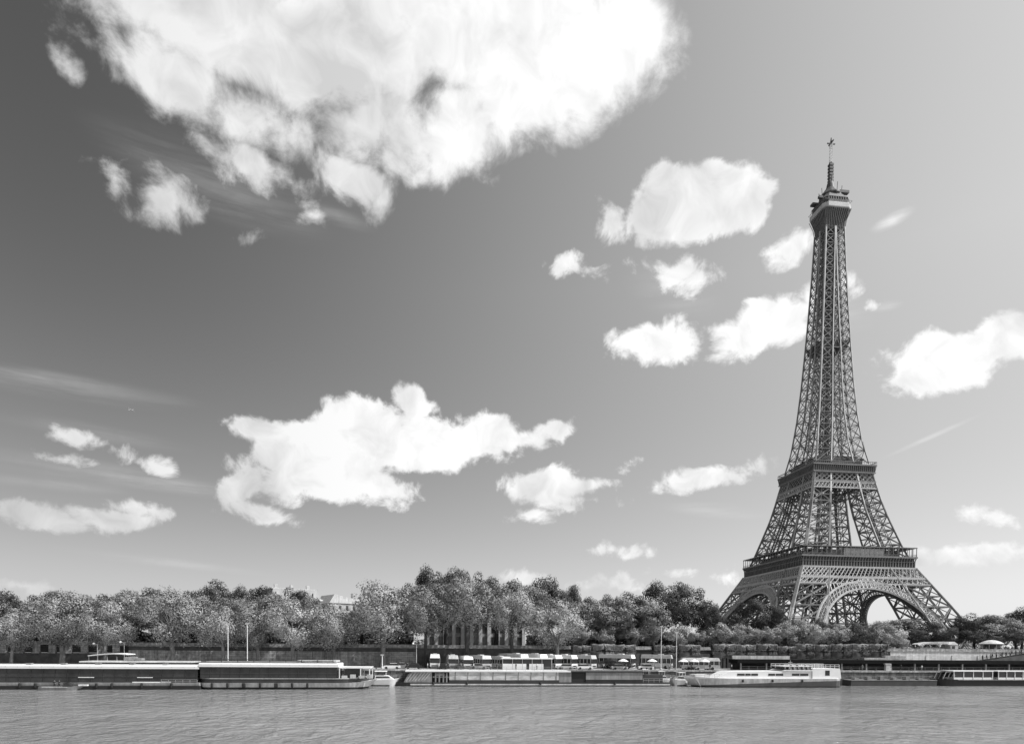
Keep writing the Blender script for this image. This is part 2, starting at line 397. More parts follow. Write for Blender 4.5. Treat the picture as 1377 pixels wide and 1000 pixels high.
def zg(Y):
    if Y < W_Y: return PORT_Z
    for (a, za), (b, zb) in zip(rows, rows[1:]):
        if Y <= b: return STREET_Z if Y <= a else za + (zb - za) * (Y - a) / (b - a)
    return 6.0

# quay wall of big stone blocks with a coping
qw = thing('quay_wall', 'low stone river wall along the quay edge behind the moored boats', 'wall', (0, Q_Y, 0))
MB().box(-700, 900, 0, 1.2, -2, PORT_Z - 0.35).build('wall', QUAY, qw)
MB().box(-700, 900, -0.18, 1.25, PORT_Z - 0.35, PORT_Z + 0.06).build('coping', LIMESTONE, qw)
MB().box(-700, 900, -0.06, 0.0, -.5, 0.75).build('waterline_growth', DARK_STONE, qw)

def seg(px0, px1, Y=W_Y): return PX(px0, Y), PX(px1, Y)
# left: open loggia of the street retaining wall
x0, x1 = seg(-160, 172)
rw = thing('retaining_wall', 'stone street wall on the left with square openings between pale piers', 'wall', (x0, W_Y, PORT_Z))
L = x1 - x0
MB().box(0, L, 0, 0.9, -0.5, 3.4).build('lower_wall', DARK_STONE, rw)
MB().box(0, L, 0, 0.9, 5.5, 6.0).box(0, L, 0.15, 0.75, 6.0, 6.5).build('parapet', LIMESTONE, rw)
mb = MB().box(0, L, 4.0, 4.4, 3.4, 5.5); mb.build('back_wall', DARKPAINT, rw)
x = 0.6
while x < L - 2:
    MB().box(x, x + 1.5, 0.02, 0.88, 3.4, 5.5).box(x - .2, x + 1.7, -0.18, 0.9, 3.2, 3.55).build('pier', LIMESTONE, rw); x += 3.55 + (x * 7 % 1)
# middle walls
def plain_wall(a, b, mat_, label, ledge=True, top=10.2):
    x0, x1 = seg(a, b); L = x1 - x0
    w = thing('retaining_wall', label, 'wall', (x0, W_Y, PORT_Z))
    h = top - PORT_Z
    MB().box(0, L, 0, 0.9, -0.5, h - 2.1).build('wall', mat_, w)
    if ledge: MB().box(0, L, 0.35, 0.9, h - 2.1, h - 1.0).build('shaded_recess', DARK_STONE, w)  # dark band, the ledge's shadow put into the stone colour
    else: MB().box(0, L, 0.05, 0.9, h - 2.1, h - 1.0).build('upper_wall', mat_, w)
    MB().box(0, L, -0.1, 0.95, h - 1.0, h - 0.75).box(0, L, 0.25, 0.75, h - 0.75, h).build('parapet', LIMESTONE, w)
    n = int(L / 9)
    for i in range(n): MB().box(3 + i * 9, 3.5 + i * 9, -0.15, 0.0, 0, h - 2.1).build('buttress', mat_, w)
    return w
plain_wall(172.5, 420, LIMESTONE, 'grey stone street wall behind the two white masts')
plain_wall(420.5, 560, LIMESTONE, 'stone street wall behind the bow of the second long boat')
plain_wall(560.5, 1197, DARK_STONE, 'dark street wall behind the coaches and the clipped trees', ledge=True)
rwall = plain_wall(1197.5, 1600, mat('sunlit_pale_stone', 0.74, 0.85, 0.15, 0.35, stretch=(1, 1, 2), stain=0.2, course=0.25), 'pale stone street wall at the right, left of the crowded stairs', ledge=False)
x0, x1 = seg(1186, 1199)
g_ = tag(MB().box(x0, x0 + 0.8, 186.8, 187.9, PORT_Z, 11.0).box(x0 - .15, x0 + .95, 186.65, 187.95, 11.0, 11.3).build('gate_pillar', DARK_STONE), 'dark stone pillar ending the pale street wall on its left', 'pillar')

# ------------------------------------------------------------------ the tower
TX, TY, TZ = 247.6, 390.2, 5.98
tower = thing('lattice_tower', 'tall tapering wrought iron lattice tower standing on four arched legs', 'tower', (TX, TY, TZ))
HZ = [0, 24, 51, 57.8, 65, 88, 105, 112, 118, 131, 150, 170, 188, 220, 250, 262, 276]
HH = [62.4, 50.6, 35.8, 33.0, 30.4, 23.6, 19.8, 18.6, 17.2, 14.6, 12.4, 10.8, 9.7, 7.9, 6.6, 6.15, 6.0]
PWZ = [0, 52, 65, 105, 131, 188, 230, 255, 276]
PWW = [25, 16.6, 14.4, 10.8, 9.2, 7.0, 6.2, 6.0, 5.7]
def hh(z): return float(np.interp(z, HZ, HH))
def pw(z): return min(float(np.interp(z, PWZ, PWW)), hh(z) - 0.15)
def chord(z, sx, sy, ix, iy, sh=0):
    a, b = hh(z), hh(z) - pw(z)
    return Vector((sx * (b if ix else a), sy * (b if iy else a), z))
def lattice_face(mb, A0, B0, A1, B1, w, star=False, rich=False):
    mb.beam(A0, B1, w); mb.beam(B0, A1, w); mb.beam(A1, B1, w)
    if star:
        m0 = (A0 + B0) / 2; m1 = (A1 + B1) / 2; l = (A0 + A1) / 2; r = (B0 + B1) / 2
        mb.beam(m0, m1, w * .8); mb.beam(l, r, w * .8)
        if rich:
            for p, q in ((m0, l), (l, m1), (m1, r), (r, m0)): mb.beam(p, q, w * .5)
def pillar_section(zs, cw, bw, sx, sy, star, rich, name, m):
    mb = MB()
    combos = [(0, 0), (1, 0), (1, 1), (0, 1)]
    for z0, z1 in zip(zs, zs[1:]):
        c0 = [chord(z0, sx, sy, *c) for c in combos]; c1 = [chord(z1, sx, sy, *c) for c in combos]
        for i in range(4):
            mb.beam(c0[i], c1[i], cw)
            j = (i + 1) % 4
            lattice_face(mb, c0[i], c0[j], c1[i], c1[j], bw, star, rich)
        mb.beam(c1[0], c1[2], bw); mb.beam(c1[1], c1[3], bw)
        # lift rails and stair inside the leg
        a = sum(c0, Vector()) / 4; b = sum(c1, Vector()) / 4
        if z1 < 116:
            for d in (-1.6, 1.6): mb.beam(a + Vector((d * sx, -d * sy, 0)), b + Vector((d * sx, -d * sy, 0)), 0.9)
    mb.build(name, m, tower)
def steps(z0, z1, k):
    zs = [z0]
    while zs[-1] < z1 - 3: zs.append(zs[-1] + pw(zs[-1]) * k)
    s = (z1 - z0) / (zs[-1] - z0)
    return [z0 + (z - z0) * s for z in zs]
for sx in (-1, 1):
    for sy in (-1, 1):
        pillar_section([0, 14, 28, 40.5, 51], 1.25, 0.75, sx, sy, True, True, 'lower_leg', IRON)
        pillar_section([57.8, 66, 75, 84, 92.5, 100.5, 104.5, 112], 1.0, 0.5, sx, sy, True, False, 'upper_leg', IRON)
        pillar_section(steps(117, 266, 0.86), 0.62, 0.30, sx, sy, False, False, 'column', IRON)
        # masonry foot
        for ix in (0, 1):
            for iy in (0, 1):
                c = chord(0, sx, sy, ix, iy); f = MB().box(c.x - 3, c.x + 3, c.y - 3, c.y + 3, -2, 1.6).box(c.x - 2, c.x + 2, c.y - 2, c.y + 2, 1.55, 3)
                f.build('masonry_foot', LIMESTONE, tower)
# corner irons on the river face, sunlight put into their colour
def face_pt(k, a, d, z):
    """face k (0 river, 1 right, 2 far, 3 left): a along the face, d outwards"""
    return Vector(((a, -d, z), (d, a, z), (-a, d, z), (-d, -a, z))[k])
# girders under the first platform, arches, frieze
def girder(k, z0, z1, n, w, mb, double=True):
    h0, h1 = hh(z0) + .35, hh(z1) + .35
    for i in range(n):
        a0, a1 = -h0 + 2 * h0 * i / n, -h0 + 2 * h0 * (i + 1) / n
        b0, b1 = -h1 + 2 * h1 * i / n, -h1 + 2 * h1 * (i + 1) / n
        P0, P1, Q0, Q1 = face_pt(k, a0, h0, z0), face_pt(k, a1, h0, z0), face_pt(k, b0, h1, z1), face_pt(k, b1, h1, z1)
        mb.beam(P0, Q1, w); mb.beam(P1, Q0, w)
        if double:
            m0, m1 = (P0 + P1) / 2, (Q0 + Q1) / 2
            l, r = (P0 + Q0) / 2, (P1 + Q1) / 2
            for p, q in ((m0, l), (l, m1), (m1, r), (r, m0)): mb.beam(p, q, w * .8)
    for z, h in ((z0, h0), (z1, h1)): mb.beam(face_pt(k, -h, h, z), face_pt(k, h, h, z), w * 2.0)
for k in range(4):
    mb = MB(); girder(k, 45.0, 51.0, 16, 0.42, mb); girder(k, 41.0, 44.4, 26, 0.34, mb, False)
    for a in (-1, 1):
        for q in (0, 1):
            z0, z1 = 2, 51
            d0, d1 = hh(z0) + .4, hh(z1) + .4
            i0, i1 = (d0 - .4 if q == 0 else hh(z0) - pw(z0)), (d1 - .4 if q == 0 else hh(z1) - pw(z1))
            pts_ = [(z, (hh(z) if q == 0 else hh(z) - pw(z))) for z in (0, 12, 24, 38, 51)]
            for (za, xa), (zb, xb) in zip(pts_, pts_[1:]):
                mb.beam(face_pt(k, a * xa, hh(za) + .5, za), face_pt(k, a * xb, hh(zb) + .5, zb), 1.15, 0.5)
    mb.build('girder', IRON_SUNLIT, tower)
    # arch
    ar = MB(); dk = MB(); zc, r0, r1 = 1.0, 37.2, 41.6
    N = 44; prev = None
    for i in range(N + 1):
        t = R(10) + R(160) * i / N
        pi = [r0 * math.cos(t), zc + r0 * math.sin(t)]; po = [r1 * math.cos(t), zc + r1 * math.sin(t)]
        A = face_pt(k, pi[0], hh(pi[1]) + .3, pi[1]); B = face_pt(k, po[0], hh(po[1]) + .3, po[1])
        C_ = face_pt(k, pi[0], hh(pi[1]) - 4.2, pi[1]); D_ = face_pt(k, po[0], hh(po[1]) - 4.2, po[1])
        ar.beam(A, B, 0.38)
        dk.beam(A, C_, 0.5)
        if prev:
            a, b, c, d = prev
            ar.beam(a, A, 0.95); ar.beam(b, B, 0.95)
            ar.beam(a, B, 0.28); ar.beam(b, A, 0.28); ar.beam((a + b) / 2, (A + B) / 2, 0.3)
            dk.beam(c, C_, 0.9); dk.beam(d, D_, 0.6); dk.beam(a, C_, 0.35); dk.beam(c, A, 0.35); dk.beam(c, D_, 0.35)
            m_, M_ = (a + c) / 2, (A + C_) / 2
            dk.beam(m_, M_, 0.9)
        prev = (A, B, C_, D_)
        # spandrel posts up to the girder
        if abs(po[0]) < hh(41) - pw(41) + 3 and po[1] < 40.6 and i % 1 == 0:
            ar.beam(B, face_pt(k, po[0], hh(41) + .3, 41), 0.35)
    o = ar.build('arch', IRON_SUNLIT, tower); dk.build('arch_soffit', IRON_DARK, o)
# inner dark diagonal framing between opposite legs under the deck
fp = bpy.data.objects.new('first_platform', None)
def ring(mb, h, w, z0, z1):
    mb.box(-h, h, -h, -h + w, z0, z1).box(-h, h, h - w, h, z0, z1).box(-h, -h + w, -h + w, h - w, z0, z1).box(h - w, h, -h + w, h - w, z0, z1)
mb = MB(); ring(mb, 34.2, 22, 55.6, 57.2); ring(mb, 35.1, 1.2, 51.3, 57.0)
plat = mb.build('first_platform', IRON_DARK, tower)
fr = MB(); ring(fr, 36.4, 1.6, 57.0, 57.9); ring(fr, 35.6, 0.5, 51.0, 51.7); ring(fr, 35.7, 0.5, 54.6, 54.9)
for k in range(4):
    for i in range(41):
        a = -35.2 + 70.4 * i / 40
        fr.beam(face_pt(k, a, 35.4, 51.3), face_pt(k, a, 35.5, 55.4), 0.42)
        fr.beam(face_pt(k, a, 35.5, 55.2), face_pt(k, a, 36.5, 57.1), 0.35)
fr.build('frieze', IRON, plat)
gl = MB(); ring(gl, 36.2, 5.2, 62.9, 63.35)
for k in range(4):
    for i in range(25):
        a = -35.9 + 71.8 * i / 24
        gl.beam(face_pt(k, a, 35.9, 57.9), face_pt(k, a, 35.9, 63.0), 0.26)
    for z, w in ((59.1, .12), (58.6, .08), (58.2, .08)): gl.beam(face_pt(k, -36, 36.1, z), face_pt(k, 36, 36.1, z), w)
gl.build('gallery', IRON, plat)
pv = MB()
pv.box(-26, 30, -29.5, -20, 57.9, 62.2).box(-26, 30, 20, 29.5, 57.9, 62.2).box(-29.5, -20, -19.9, 19.9, 57.9, 62.0).box(20, 29.5, -19.9, 19.9, 57.9, 62.0)
pv.build('pavilion', IRON_DARK, plat)
MB().box(-9, 16, -34.2, -30, 58.0, 62.4).build('pavilion', OFFWHITE, plat, label='pale glazed pavilion between the front legs')
# second platform
mb = MB(); ring(mb, 19.2, 15.5, 111.0, 113.2); ring(mb, 19.9, 1.0, 110.4, 114.6)
p2 = mb.build('second_platform', IRON_DARK, tower)
fr = MB(); ring(fr, 20.7, 1.2, 114.6, 115.4); ring(fr, 20.3, .4, 110.3, 110.9)
for k in range(4):
    for i in range(31):
        a = -19.9 + 39.8 * i / 30
        fr.beam(face_pt(k, a, 19.7, 110.6), face_pt(k, a, 20.7, 114.8), 0.3)
        fr.beam(face_pt(k, a * 1.03, 20.5, 115.4), face_pt(k, a * 1.03, 20.5, 117.0), 0.16)
    fr.beam(face_pt(k, -20.6, 20.5, 117.0), face_pt(k, 20.6, 20.5, 117.0), 0.3)
    for z0, z1, n, w in ((105, 110.4, 6, .5),):
        girder(k, z0, z1, n, w, fr, z0 > 104)
fr.build('frieze', IRON, p2)
fr = MB()
for k in range(4): girder(k, 100.8, 104.4, 18, .34, fr, False)
fr.build('girder', IRON_SUNLIT, p2)
ca = MB(); ring(ca, 14.8, 4.0, 115.4, 119.4); ring(ca, 13.0, 3.0, 119.4, 122.2); ring(ca, 15.6, .3, 119.4, 120.4)
ca.build('pavilion', IRON_DARK, p2)
for k in range(4):     # edge irons on the upper legs, sunlit brightness put into the colour
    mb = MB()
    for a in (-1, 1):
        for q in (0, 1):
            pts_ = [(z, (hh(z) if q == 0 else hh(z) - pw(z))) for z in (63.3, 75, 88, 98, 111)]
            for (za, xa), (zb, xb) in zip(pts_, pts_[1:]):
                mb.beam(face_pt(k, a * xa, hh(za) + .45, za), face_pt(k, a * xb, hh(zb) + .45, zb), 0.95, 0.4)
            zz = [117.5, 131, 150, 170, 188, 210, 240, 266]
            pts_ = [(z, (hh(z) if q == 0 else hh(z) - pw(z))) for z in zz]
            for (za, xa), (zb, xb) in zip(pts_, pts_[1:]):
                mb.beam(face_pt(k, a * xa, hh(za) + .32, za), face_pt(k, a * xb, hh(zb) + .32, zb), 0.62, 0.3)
    mb.build('sunlit_edge_iron', IRON_SUNLIT, tower)
# cross framing between the columns, lift shaft
zz = steps(117, 266, 1.72)
for k in range(4):
    mb = MB()
    for i, z in enumerate(zz):
        h = hh(z); g2 = h - pw(z)
        mb.beam(face_pt(k, -g2, h, z), face_pt(k, g2, h, z), 0.4)
        if i + 1 < len(zz):
            z2 = zz[i + 1]; h2 = hh(z2); g3 = h2 - pw(z2)
            mb.beam(face_pt(k, -g2, h, z), face_pt(k, g3, h2, z2), 0.3); mb.beam(face_pt(k, g2, h, z), face_pt(k, -g3, h2, z2), 0.3)
            for s_ in (-1, 1): mb.beam(face_pt(k, s_ * g2, h, z), face_pt(k, s_ * g3, h2, z2), 0.3)
    mb.build('cross_bracing', IRON, tower)
mb = MB(); z = 115.5
while z < 266:
    s = min(2.7, hh(z) * .45)
    for a, b in ((-s, -s), (s, -s), (s, s), (-s, s)): mb.beam((a, b, z), (a, b, z + 5), 0.45)
    for a, b, c, d in ((-s, -s, s, -s), (s, -s, s, s), (s, s, -s, s), (-s, s, -s, -s)):
        mb.beam((a, b, z), (c, d, z), .4); mb.beam((a, b, z), (c, d, z + 5), .32); mb.beam((c, d, z), (a, b, z + 5), .32)
    mb.beam((0, 0, z), (0, 0, z + 5), 1.0)
    z += 5
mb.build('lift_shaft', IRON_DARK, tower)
mb = MB(); ring(mb, hh(192) - 1.0, 3.2, 191, 193.5); ring(mb, hh(192) - .5, .3, 193.5, 194.8); mb.build('intermediate_platform', IRON_DARK, tower)
# head of the tower
def frustum(mb, h0, z0, h1, z1):
    return mb.quad8([(-h0, -h0, z0), (h0, -h0, z0), (h0, h0, z0), (-h0, h0, z0), (-h1, -h1, z1), (h1, -h1, z1), (h1, h1, z1), (-h1, h1, z1)])
mb = MB(); frustum(mb, 5.6, 265.5, 6.6, 270); frustum(mb, 6.6, 270, 8.0, 275.8)
top = mb.build('top_platform', IRON_DARK, tower)
mb = MB()
for k in range(4):
    for i in range(13):
        a = i / 12 * 2 - 1
        mb.beam(face_pt(k, a * 6.1, 6.2, 264), face_pt(k, a * 6.9, 6.9, 270), .3); mb.beam(face_pt(k, a * 6.9, 6.9, 270), face_pt(k, a * 8.3, 8.9, 275.8), .3)
mb.build('bracket', IRON, top)
def chamfer(prof, c=0.72):
    mb = MB()
    for h, z in prof: mb.v += [(sx * a * h, sy * b * h, z) for sx, sy, a, b in ((1, -1, c, 1), (1, -1, 1, c), (1, 1, 1, c), (1, 1, c, 1), (-1, 1, c, 1), (-1, 1, 1, c), (-1, -1, 1, c), (-1, -1, c, 1))]
    for j in range(len(prof) - 1):
        for i in range(8): mb.f.append((8 * j + i, 8 * j + (i + 1) % 8, 8 * j + 8 + (i + 1) % 8, 8 * j + 8 + i))
    mb.f.append(tuple(range(7, -1, -1))); mb.f.append(tuple(8 * (len(prof) - 1) + i for i in range(8)))
    return mb
chamfer([(9.2, 275.8), (9.5, 276.2), (9.5, 278.4), (9.2, 278.8)]).build('gallery_rim', IRON_SUNLIT, top)
mb = chamfer([(8.4, 278.8), (8.2, 282.2), (8.7, 282.6), (7.2, 284.4), (5.4, 286.8), (5.2, 288)])
mb.build('cabin', IRON_DARK, top)
mb = MB()
for k in range(4):
    for i in range(9):
        a = -6.4 + 12.8 * i / 8; mb.beam(face_pt(k, a, 9.0, 278.9), face_pt(k, a, 8.6, 282.4), .2)
    mb.beam(face_pt(k, -9.0, 9.0, 280.4), face_pt(k, 9.0, 9.0, 280.4), .16)
mb.build('grille', IRON, top)
mb = MB().lathe((0, 0, 0), [(6.4, 287.6), (6.4, 288.2), (4.4, 290.5), (2.6, 293), (2.0, 296), (1.5, 297)], 12)
mb.box(3.5, 9.6, -5, -2.5, 288.0, 289.6).box(6, 10.4, -3.4, -1.2, 289.2, 289.8).box(-9.8, -5, 3, 6, 284.6, 285.8).box(-10.6, -8, -5.4, -3.6, 283.2, 284.6)
for i in range(10):
    q = i * 2.4; mb.beam((6 * math.cos(q), 6 * math.sin(q), 286), (6.6 * math.cos(q), 6.6 * math.sin(q), 291 + (i % 3)), .25)
mb.build('cupola', IRON_DARK, tower)
mb = MB().tube((0, 0, 296), (0, 0, 301), 1.6, 1.4).tube((0, 0, 301), (0, 0, 309), 1.2, 1.15)
for z in range(297, 309, 2):
    mb.box(-1.3, 1.3, -1.3, 1.3, z, z + 1.2)
an = mb.build('antenna', IRON_DARK, tower)
mb = MB()
for z in range(309, 321, 2):
    for a, b in ((-.55, -.55), (.55, -.55), (.55, .55), (-.55, .55)): mb.beam((a, b, z), (a, b, z + 2), .3)
    mb.beam((-.55, -.55, z), (.55, -.55, z + 2), .2); mb.beam((.55, -.55, z), (.55, .55, z + 2), .2)
mb.build('mast', OFFWHITE, an)
MB().box(-2.6, 2.6, -.3, .3, 320.6, 321.2).box(-.3, .3, -2.6, 2.6, 321.2, 321.8).tube((0, 0, 321), (0, 0, 324.5), .8, .3).build('mast_head', IRON_DARK, an)

# ------------------------------------------------------------------ trees
def crown_mesh(seed, kind, H=16.0, rad=6.0, base=4.2, nclump=46, per=210, leaf=0.42):
    r = np.random.default_rng(seed)
    V = []; cz = (H + base) / 2; rz = (H - base) / 2
    ctr = []
    for i in range(nclump):
        a = r.uniform(0, 2 * math.pi); u = r.uniform(-1, 1)
        q = r.uniform(0.35, 0.92) ** 0.5
        s = math.sqrt(1 - u * u)
        top = 1.0 - 0.25 * max(0, u)
        wob = 1 + 0.26 * math.sin(3 * a + seed) + 0.16 * math.sin(5 * a + 2 * seed + 3 * u)
        ctr.append(((s * math.cos(a) * q * rad * wob * top), (s * math.sin(a) * q * rad * wob * top), cz + u * q * rz * 0.9, r.uniform(1.1, 2.3) * (rad / 6)))
    P_ = []; Nn = []; Sn = []
    for (x, y, z, cr) in ctr:
        n = int(per * (cr / (rad / 6) / 1.7) ** 2)
        d = r.normal(size=(n, 3)); d /= np.linalg.norm(d, axis=1)[:, None]
        rr = cr * r.uniform(0.55, 1.10, n) ** 0.6
        lump = 1 + 0.18 * np.sin(d[:, 0] * 7 + x) * np.sin(d[:, 2] * 6 + z)
        p = d * (rr * lump)[:, None] * np.array([1, 1, 0.85 if kind != 'pale' else 1.15]) + np.array([x, y, z])
        P_.append(p); Nn.append(d)
        o_ = np.array([x / rad, y / rad, (z - cz) / rz]); Sn.append(d * 0.75 + o_ * 0.45 + r.normal(size=(n, 3)) * 0.14)
    p = np.vstack(P_); d = np.vstack(Nn); sn = np.vstack(Sn)
    keep = p[:, 2] > base * 0.55
    p = p[keep]; d = d[keep]; sn = sn[keep]; sn /= np.linalg.norm(sn, axis=1)[:, None]; n = len(p)
    nn = d * 1.0 + r.normal(size=(n, 3)) * 0.24 + np.array([0, 0, 0.1]); nn /= np.linalg.norm(nn, axis=1)[:, None]
    t = np.cross(nn, r.normal(size=(n, 3))); t /= np.linalg.norm(t, axis=1)[:, None]
    b = np.cross(nn, t)
    L = leaf * r.uniform(0.6, 1.3, n)[:, None]; W = L * r.uniform(0.45, 0.8, n)[:, None]
    vs = np.stack([p - t * L * .5, p - b * W * .5, p + t * L * .55, p + b * W * .5], axis=1).reshape(-1, 3)
    me = bpy.data.meshes.new('crown')
    me.vertices.add(4 * n); me.vertices.foreach_set('co', vs.astype(np.float32).ravel())
    me.loops.add(4 * n); me.loops.foreach_set('vertex_index', np.arange(4 * n, dtype=np.int32))
    me.polygons.add(n); me.polygons.foreach_set('loop_start', np.arange(0, 4 * n, 4, dtype=np.int32))
    me.update(calc_edges=True)
    me.polygons.foreach_set('use_smooth', [True] * n)
    me.normals_split_custom_set_from_vertices(np.repeat(sn, 4, axis=0).tolist())
    me.materials.append(LEAF[kind])
    return me, ctr
def trunk_mesh(seed, ctr, H, base, mat_, r0=0.42):
    r = random.Random(seed); mb = MB()
    p = Vector((0, 0, -0.3)); rad = r0; tgt = Vector((r.uniform(-.5, .5), r.uniform(-.5, .5), base + 0.5))
    mid = (p + tgt) / 2 + Vector((r.uniform(-.3, .3), 0, 0))
    mb.tube(p, mid, rad * 1.25, rad, 7); mb.tube(mid, tgt, rad, rad * .85, 7)
    for i, (x, y, z, cr) in enumerate(sorted(ctr, key=lambda c: -c[3])[:16]):
        if z < base + 1: continue
        e = Vector((x, y, z)); k = tgt + (e - tgt) * 0.45 + Vector((-x * .12, -y * .12, 0.6))
        w = rad * r.uniform(.28, .5)
        mb.tube(tgt - Vector((0, 0, .2)), k, w, w * .6, 5); mb.tube(k, e, w * .6, w * .2, 5)
    return mb.mesh('trunk', mat_)
PROTO = {}
def protos(kind, n, **kw):
    PROTO[kind] = []
    for i in range(n):
        H, base = kw.get('H', 16.0), kw.get('base', 4.2)
        me, ctr = crown_mesh(i * 13 + len(kind) * 7 + 5, kw.get('leafs', kind), **{k: v for k, v in kw.items() if k != 'leafs'})
        PROTO[kind].append((me, trunk_mesh(i + 3, ctr, H, base, BARK if kind == 'pale' else BARK_DARK), H, kw.get('rad', 6.0)))
protos('pale', 6, leaf=0.36, per=320, nclump=34, base=4.6)
protos('tall', 4, H=19.0, base=8.8, leaf=0.36, per=310, nclump=38, leafs='pale')
protos('tallmid', 3, H=18.0, base=8.2, leaf=0.42, per=210, nclump=44, leafs='mid')
protos('mid', 4, leaf=0.40, per=230, nclump=50, base=4.0)
protos('dark', 4, leaf=0.38, per=240, nclump=46, base=4.5)
protos('soft', 3, H=6.0, rad=3.4, base=1.2, nclump=26, per=230, leaf=0.26)
def tree(px, top, wpx, Y, kind, label, name='tree', cat='tree', group=None, leafs=None, idx=[0]):
    idx[0] += 1
    z0 = zg(Y); x = PX(px, Y); x = P(px, top + 10, Y).x
    H = P(px, top, Y).z - z0
    w = abs(PX(px + wpx / 2, Y) - PX(px - wpx / 2, Y))
    me, tr, H0, r0 = PROTO[kind][idx[0] % len(PROTO[kind])]
    t = thing(name, label, cat, (x, Y, z0), rnd.uniform(0, 6.28), group)
    s = w / (2 * r0 * 1.02)
    t.scale = (s, s, H / H0)
    c = bpy.data.objects.new('crown', me); COL.objects.link(c); c.parent = t
    k = bpy.data.objects.new('trunk', tr); COL.objects.link(k); k.parent = t
    return t
ORD = ['first', 'second', 'third', 'fourth', 'fifth', 'sixth', 'seventh', 'eighth', 'ninth', 'tenth', 'eleventh', 'twelfth', 'thirteenth', 'fourteenth', 'fifteenth', 'sixteenth', 'seventeenth', 'eighteenth', 'nineteenth', 'twentieth']
FRONT = [(14, 824, 66, 'silvery quayside tree with a slanting pale branch, at the left edge of the picture'),
 (82, 800, 96, 'broad silvery quayside tree above the wall openings'),
 (142, 812, 76, 'feathery quayside tree above the arched white canopy and lamp'),
 (232, 796, 88, 'quayside tree with a forked pale trunk, left of the two masts'),
 (298, 808, 70, 'bright leafy quayside tree behind the left one of the two masts'),
 (346, 808, 64, 'round pale quayside tree just right of the two masts'),
 (395, 806, 84, 'dark hearted quayside tree below and left of the distant pale building'),
 (450, 816, 66, 'low silvery quayside tree directly under the distant pale building'),
 (514, 784, 104, 'big feathery quayside tree above the white car'),
 (574, 800, 66, 'quayside tree left of the white palace facade'),
 (628, 780, 88, 'tall silvery quayside tree over the white palace facade'),
 (690, 792, 72, 'quayside tree with a straight dark trunk right of the palace facade'),
 (748, 806, 78, 'pale quayside tree above the white roofed snack pavilion')]
for i, (px, top, w, lab) in enumerate(FRONT):
    tree(px, top, w, 183.5 + (i % 3) * .8, 'tall' if 540 < px < 720 else 'pale', lab, 'plane_tree', group='silvery trees along the quay')
MID = [(48, 803, 86), (110, 799, 84), (172, 796, 84), (205, 800, 60), (262, 797, 80), (322, 801, 70), (368, 798, 76), (414, 800, 44), (486, 816, 60), (545, 784, 80), (600, 780, 78), (668, 778, 82), (722, 784, 74), (788, 806, 70), (832, 802, 76), (868, 806, 60)]
ML = ['near the left picture edge, under low cloud', 'behind the wall openings', 'over the roof lamp', 'left of the forked tree', 'right of the forked tree', 'between the two masts', 'right of the masts',
      'left below the distant building', 'low in the gap right of the distant building', 'behind the white car', 'in the tallest group, left part', 'in the tallest group, right part', 'left of the snack pavilion', 'first beyond the tall group', 'between the tall group and the round dark tree', 'left foot of the round dark tree']
for i, (px, top, w) in enumerate(MID):
    tree(px, top, w, 195 + (i % 3) * 1.5, 'tallmid' if 560 < px < 720 else 'mid', 'grey green street tree, ' + ML[i], 'street_tree', group='trees along the upper street')
BACK = [(8, 795, 60), (66, 794, 66), (98, 792, 50), (135, 797, 56), (170, 794, 52), (208, 790, 62), (246, 790, 58), (290, 777, 64), (325, 789, 44), (358, 788, 54), (400, 787, 62), (425, 803, 30), (574, 763, 54), (608, 762, 58), (645, 766, 56), (690, 777, 56), (738, 777, 66), (768, 786, 40), (806, 796, 54), (846, 794, 56)]
BL = ['at the left edge of the skyline', 'second on the skyline from the left', 'third on the skyline from the left', 'fourth on the skyline from the left', 'left of the low middle skyline', 'fourth skyline tree left of the masts', 'rising left of the highest one near the masts', 'highest on the skyline left of the distant building, above the masts', 'just right of the one above the masts',
      'on the skyline left of the distant building roof', 'touching the distant building roof from the left', 'below the roof edge of the distant building', 'topmost left crown of the tallest group', 'topmost middle crown of the tallest group', 'topmost right crown of the tallest group', 'shoulder right of the tallest group', 'dome shaped, second rise right of the tallest group', 'right end of the second rise', 'in the low skyline after the second rise', 'left neighbour of the round dark tree']
for i, (px, top, w) in enumerate(BACK):
    tree(px, top, w, (228 if 560 < px < 720 else 213) + (i % 3) * 2, 'dark', 'dark tree ' + BL[i], 'dark_tree', group='dark trees on the skyline')
tree(884, 783, 58, 200, 'dark', 'big round dark tree standing left of the tower, left half of the pair', 'dark_tree')
tree(922, 782, 62, 201, 'dark', 'big round dark tree standing left of the tower, right half of the pair', 'dark_tree')
tree(950, 806, 40, 198, 'dark', 'small dark tree at the left foot of the tower', 'dark_tree')
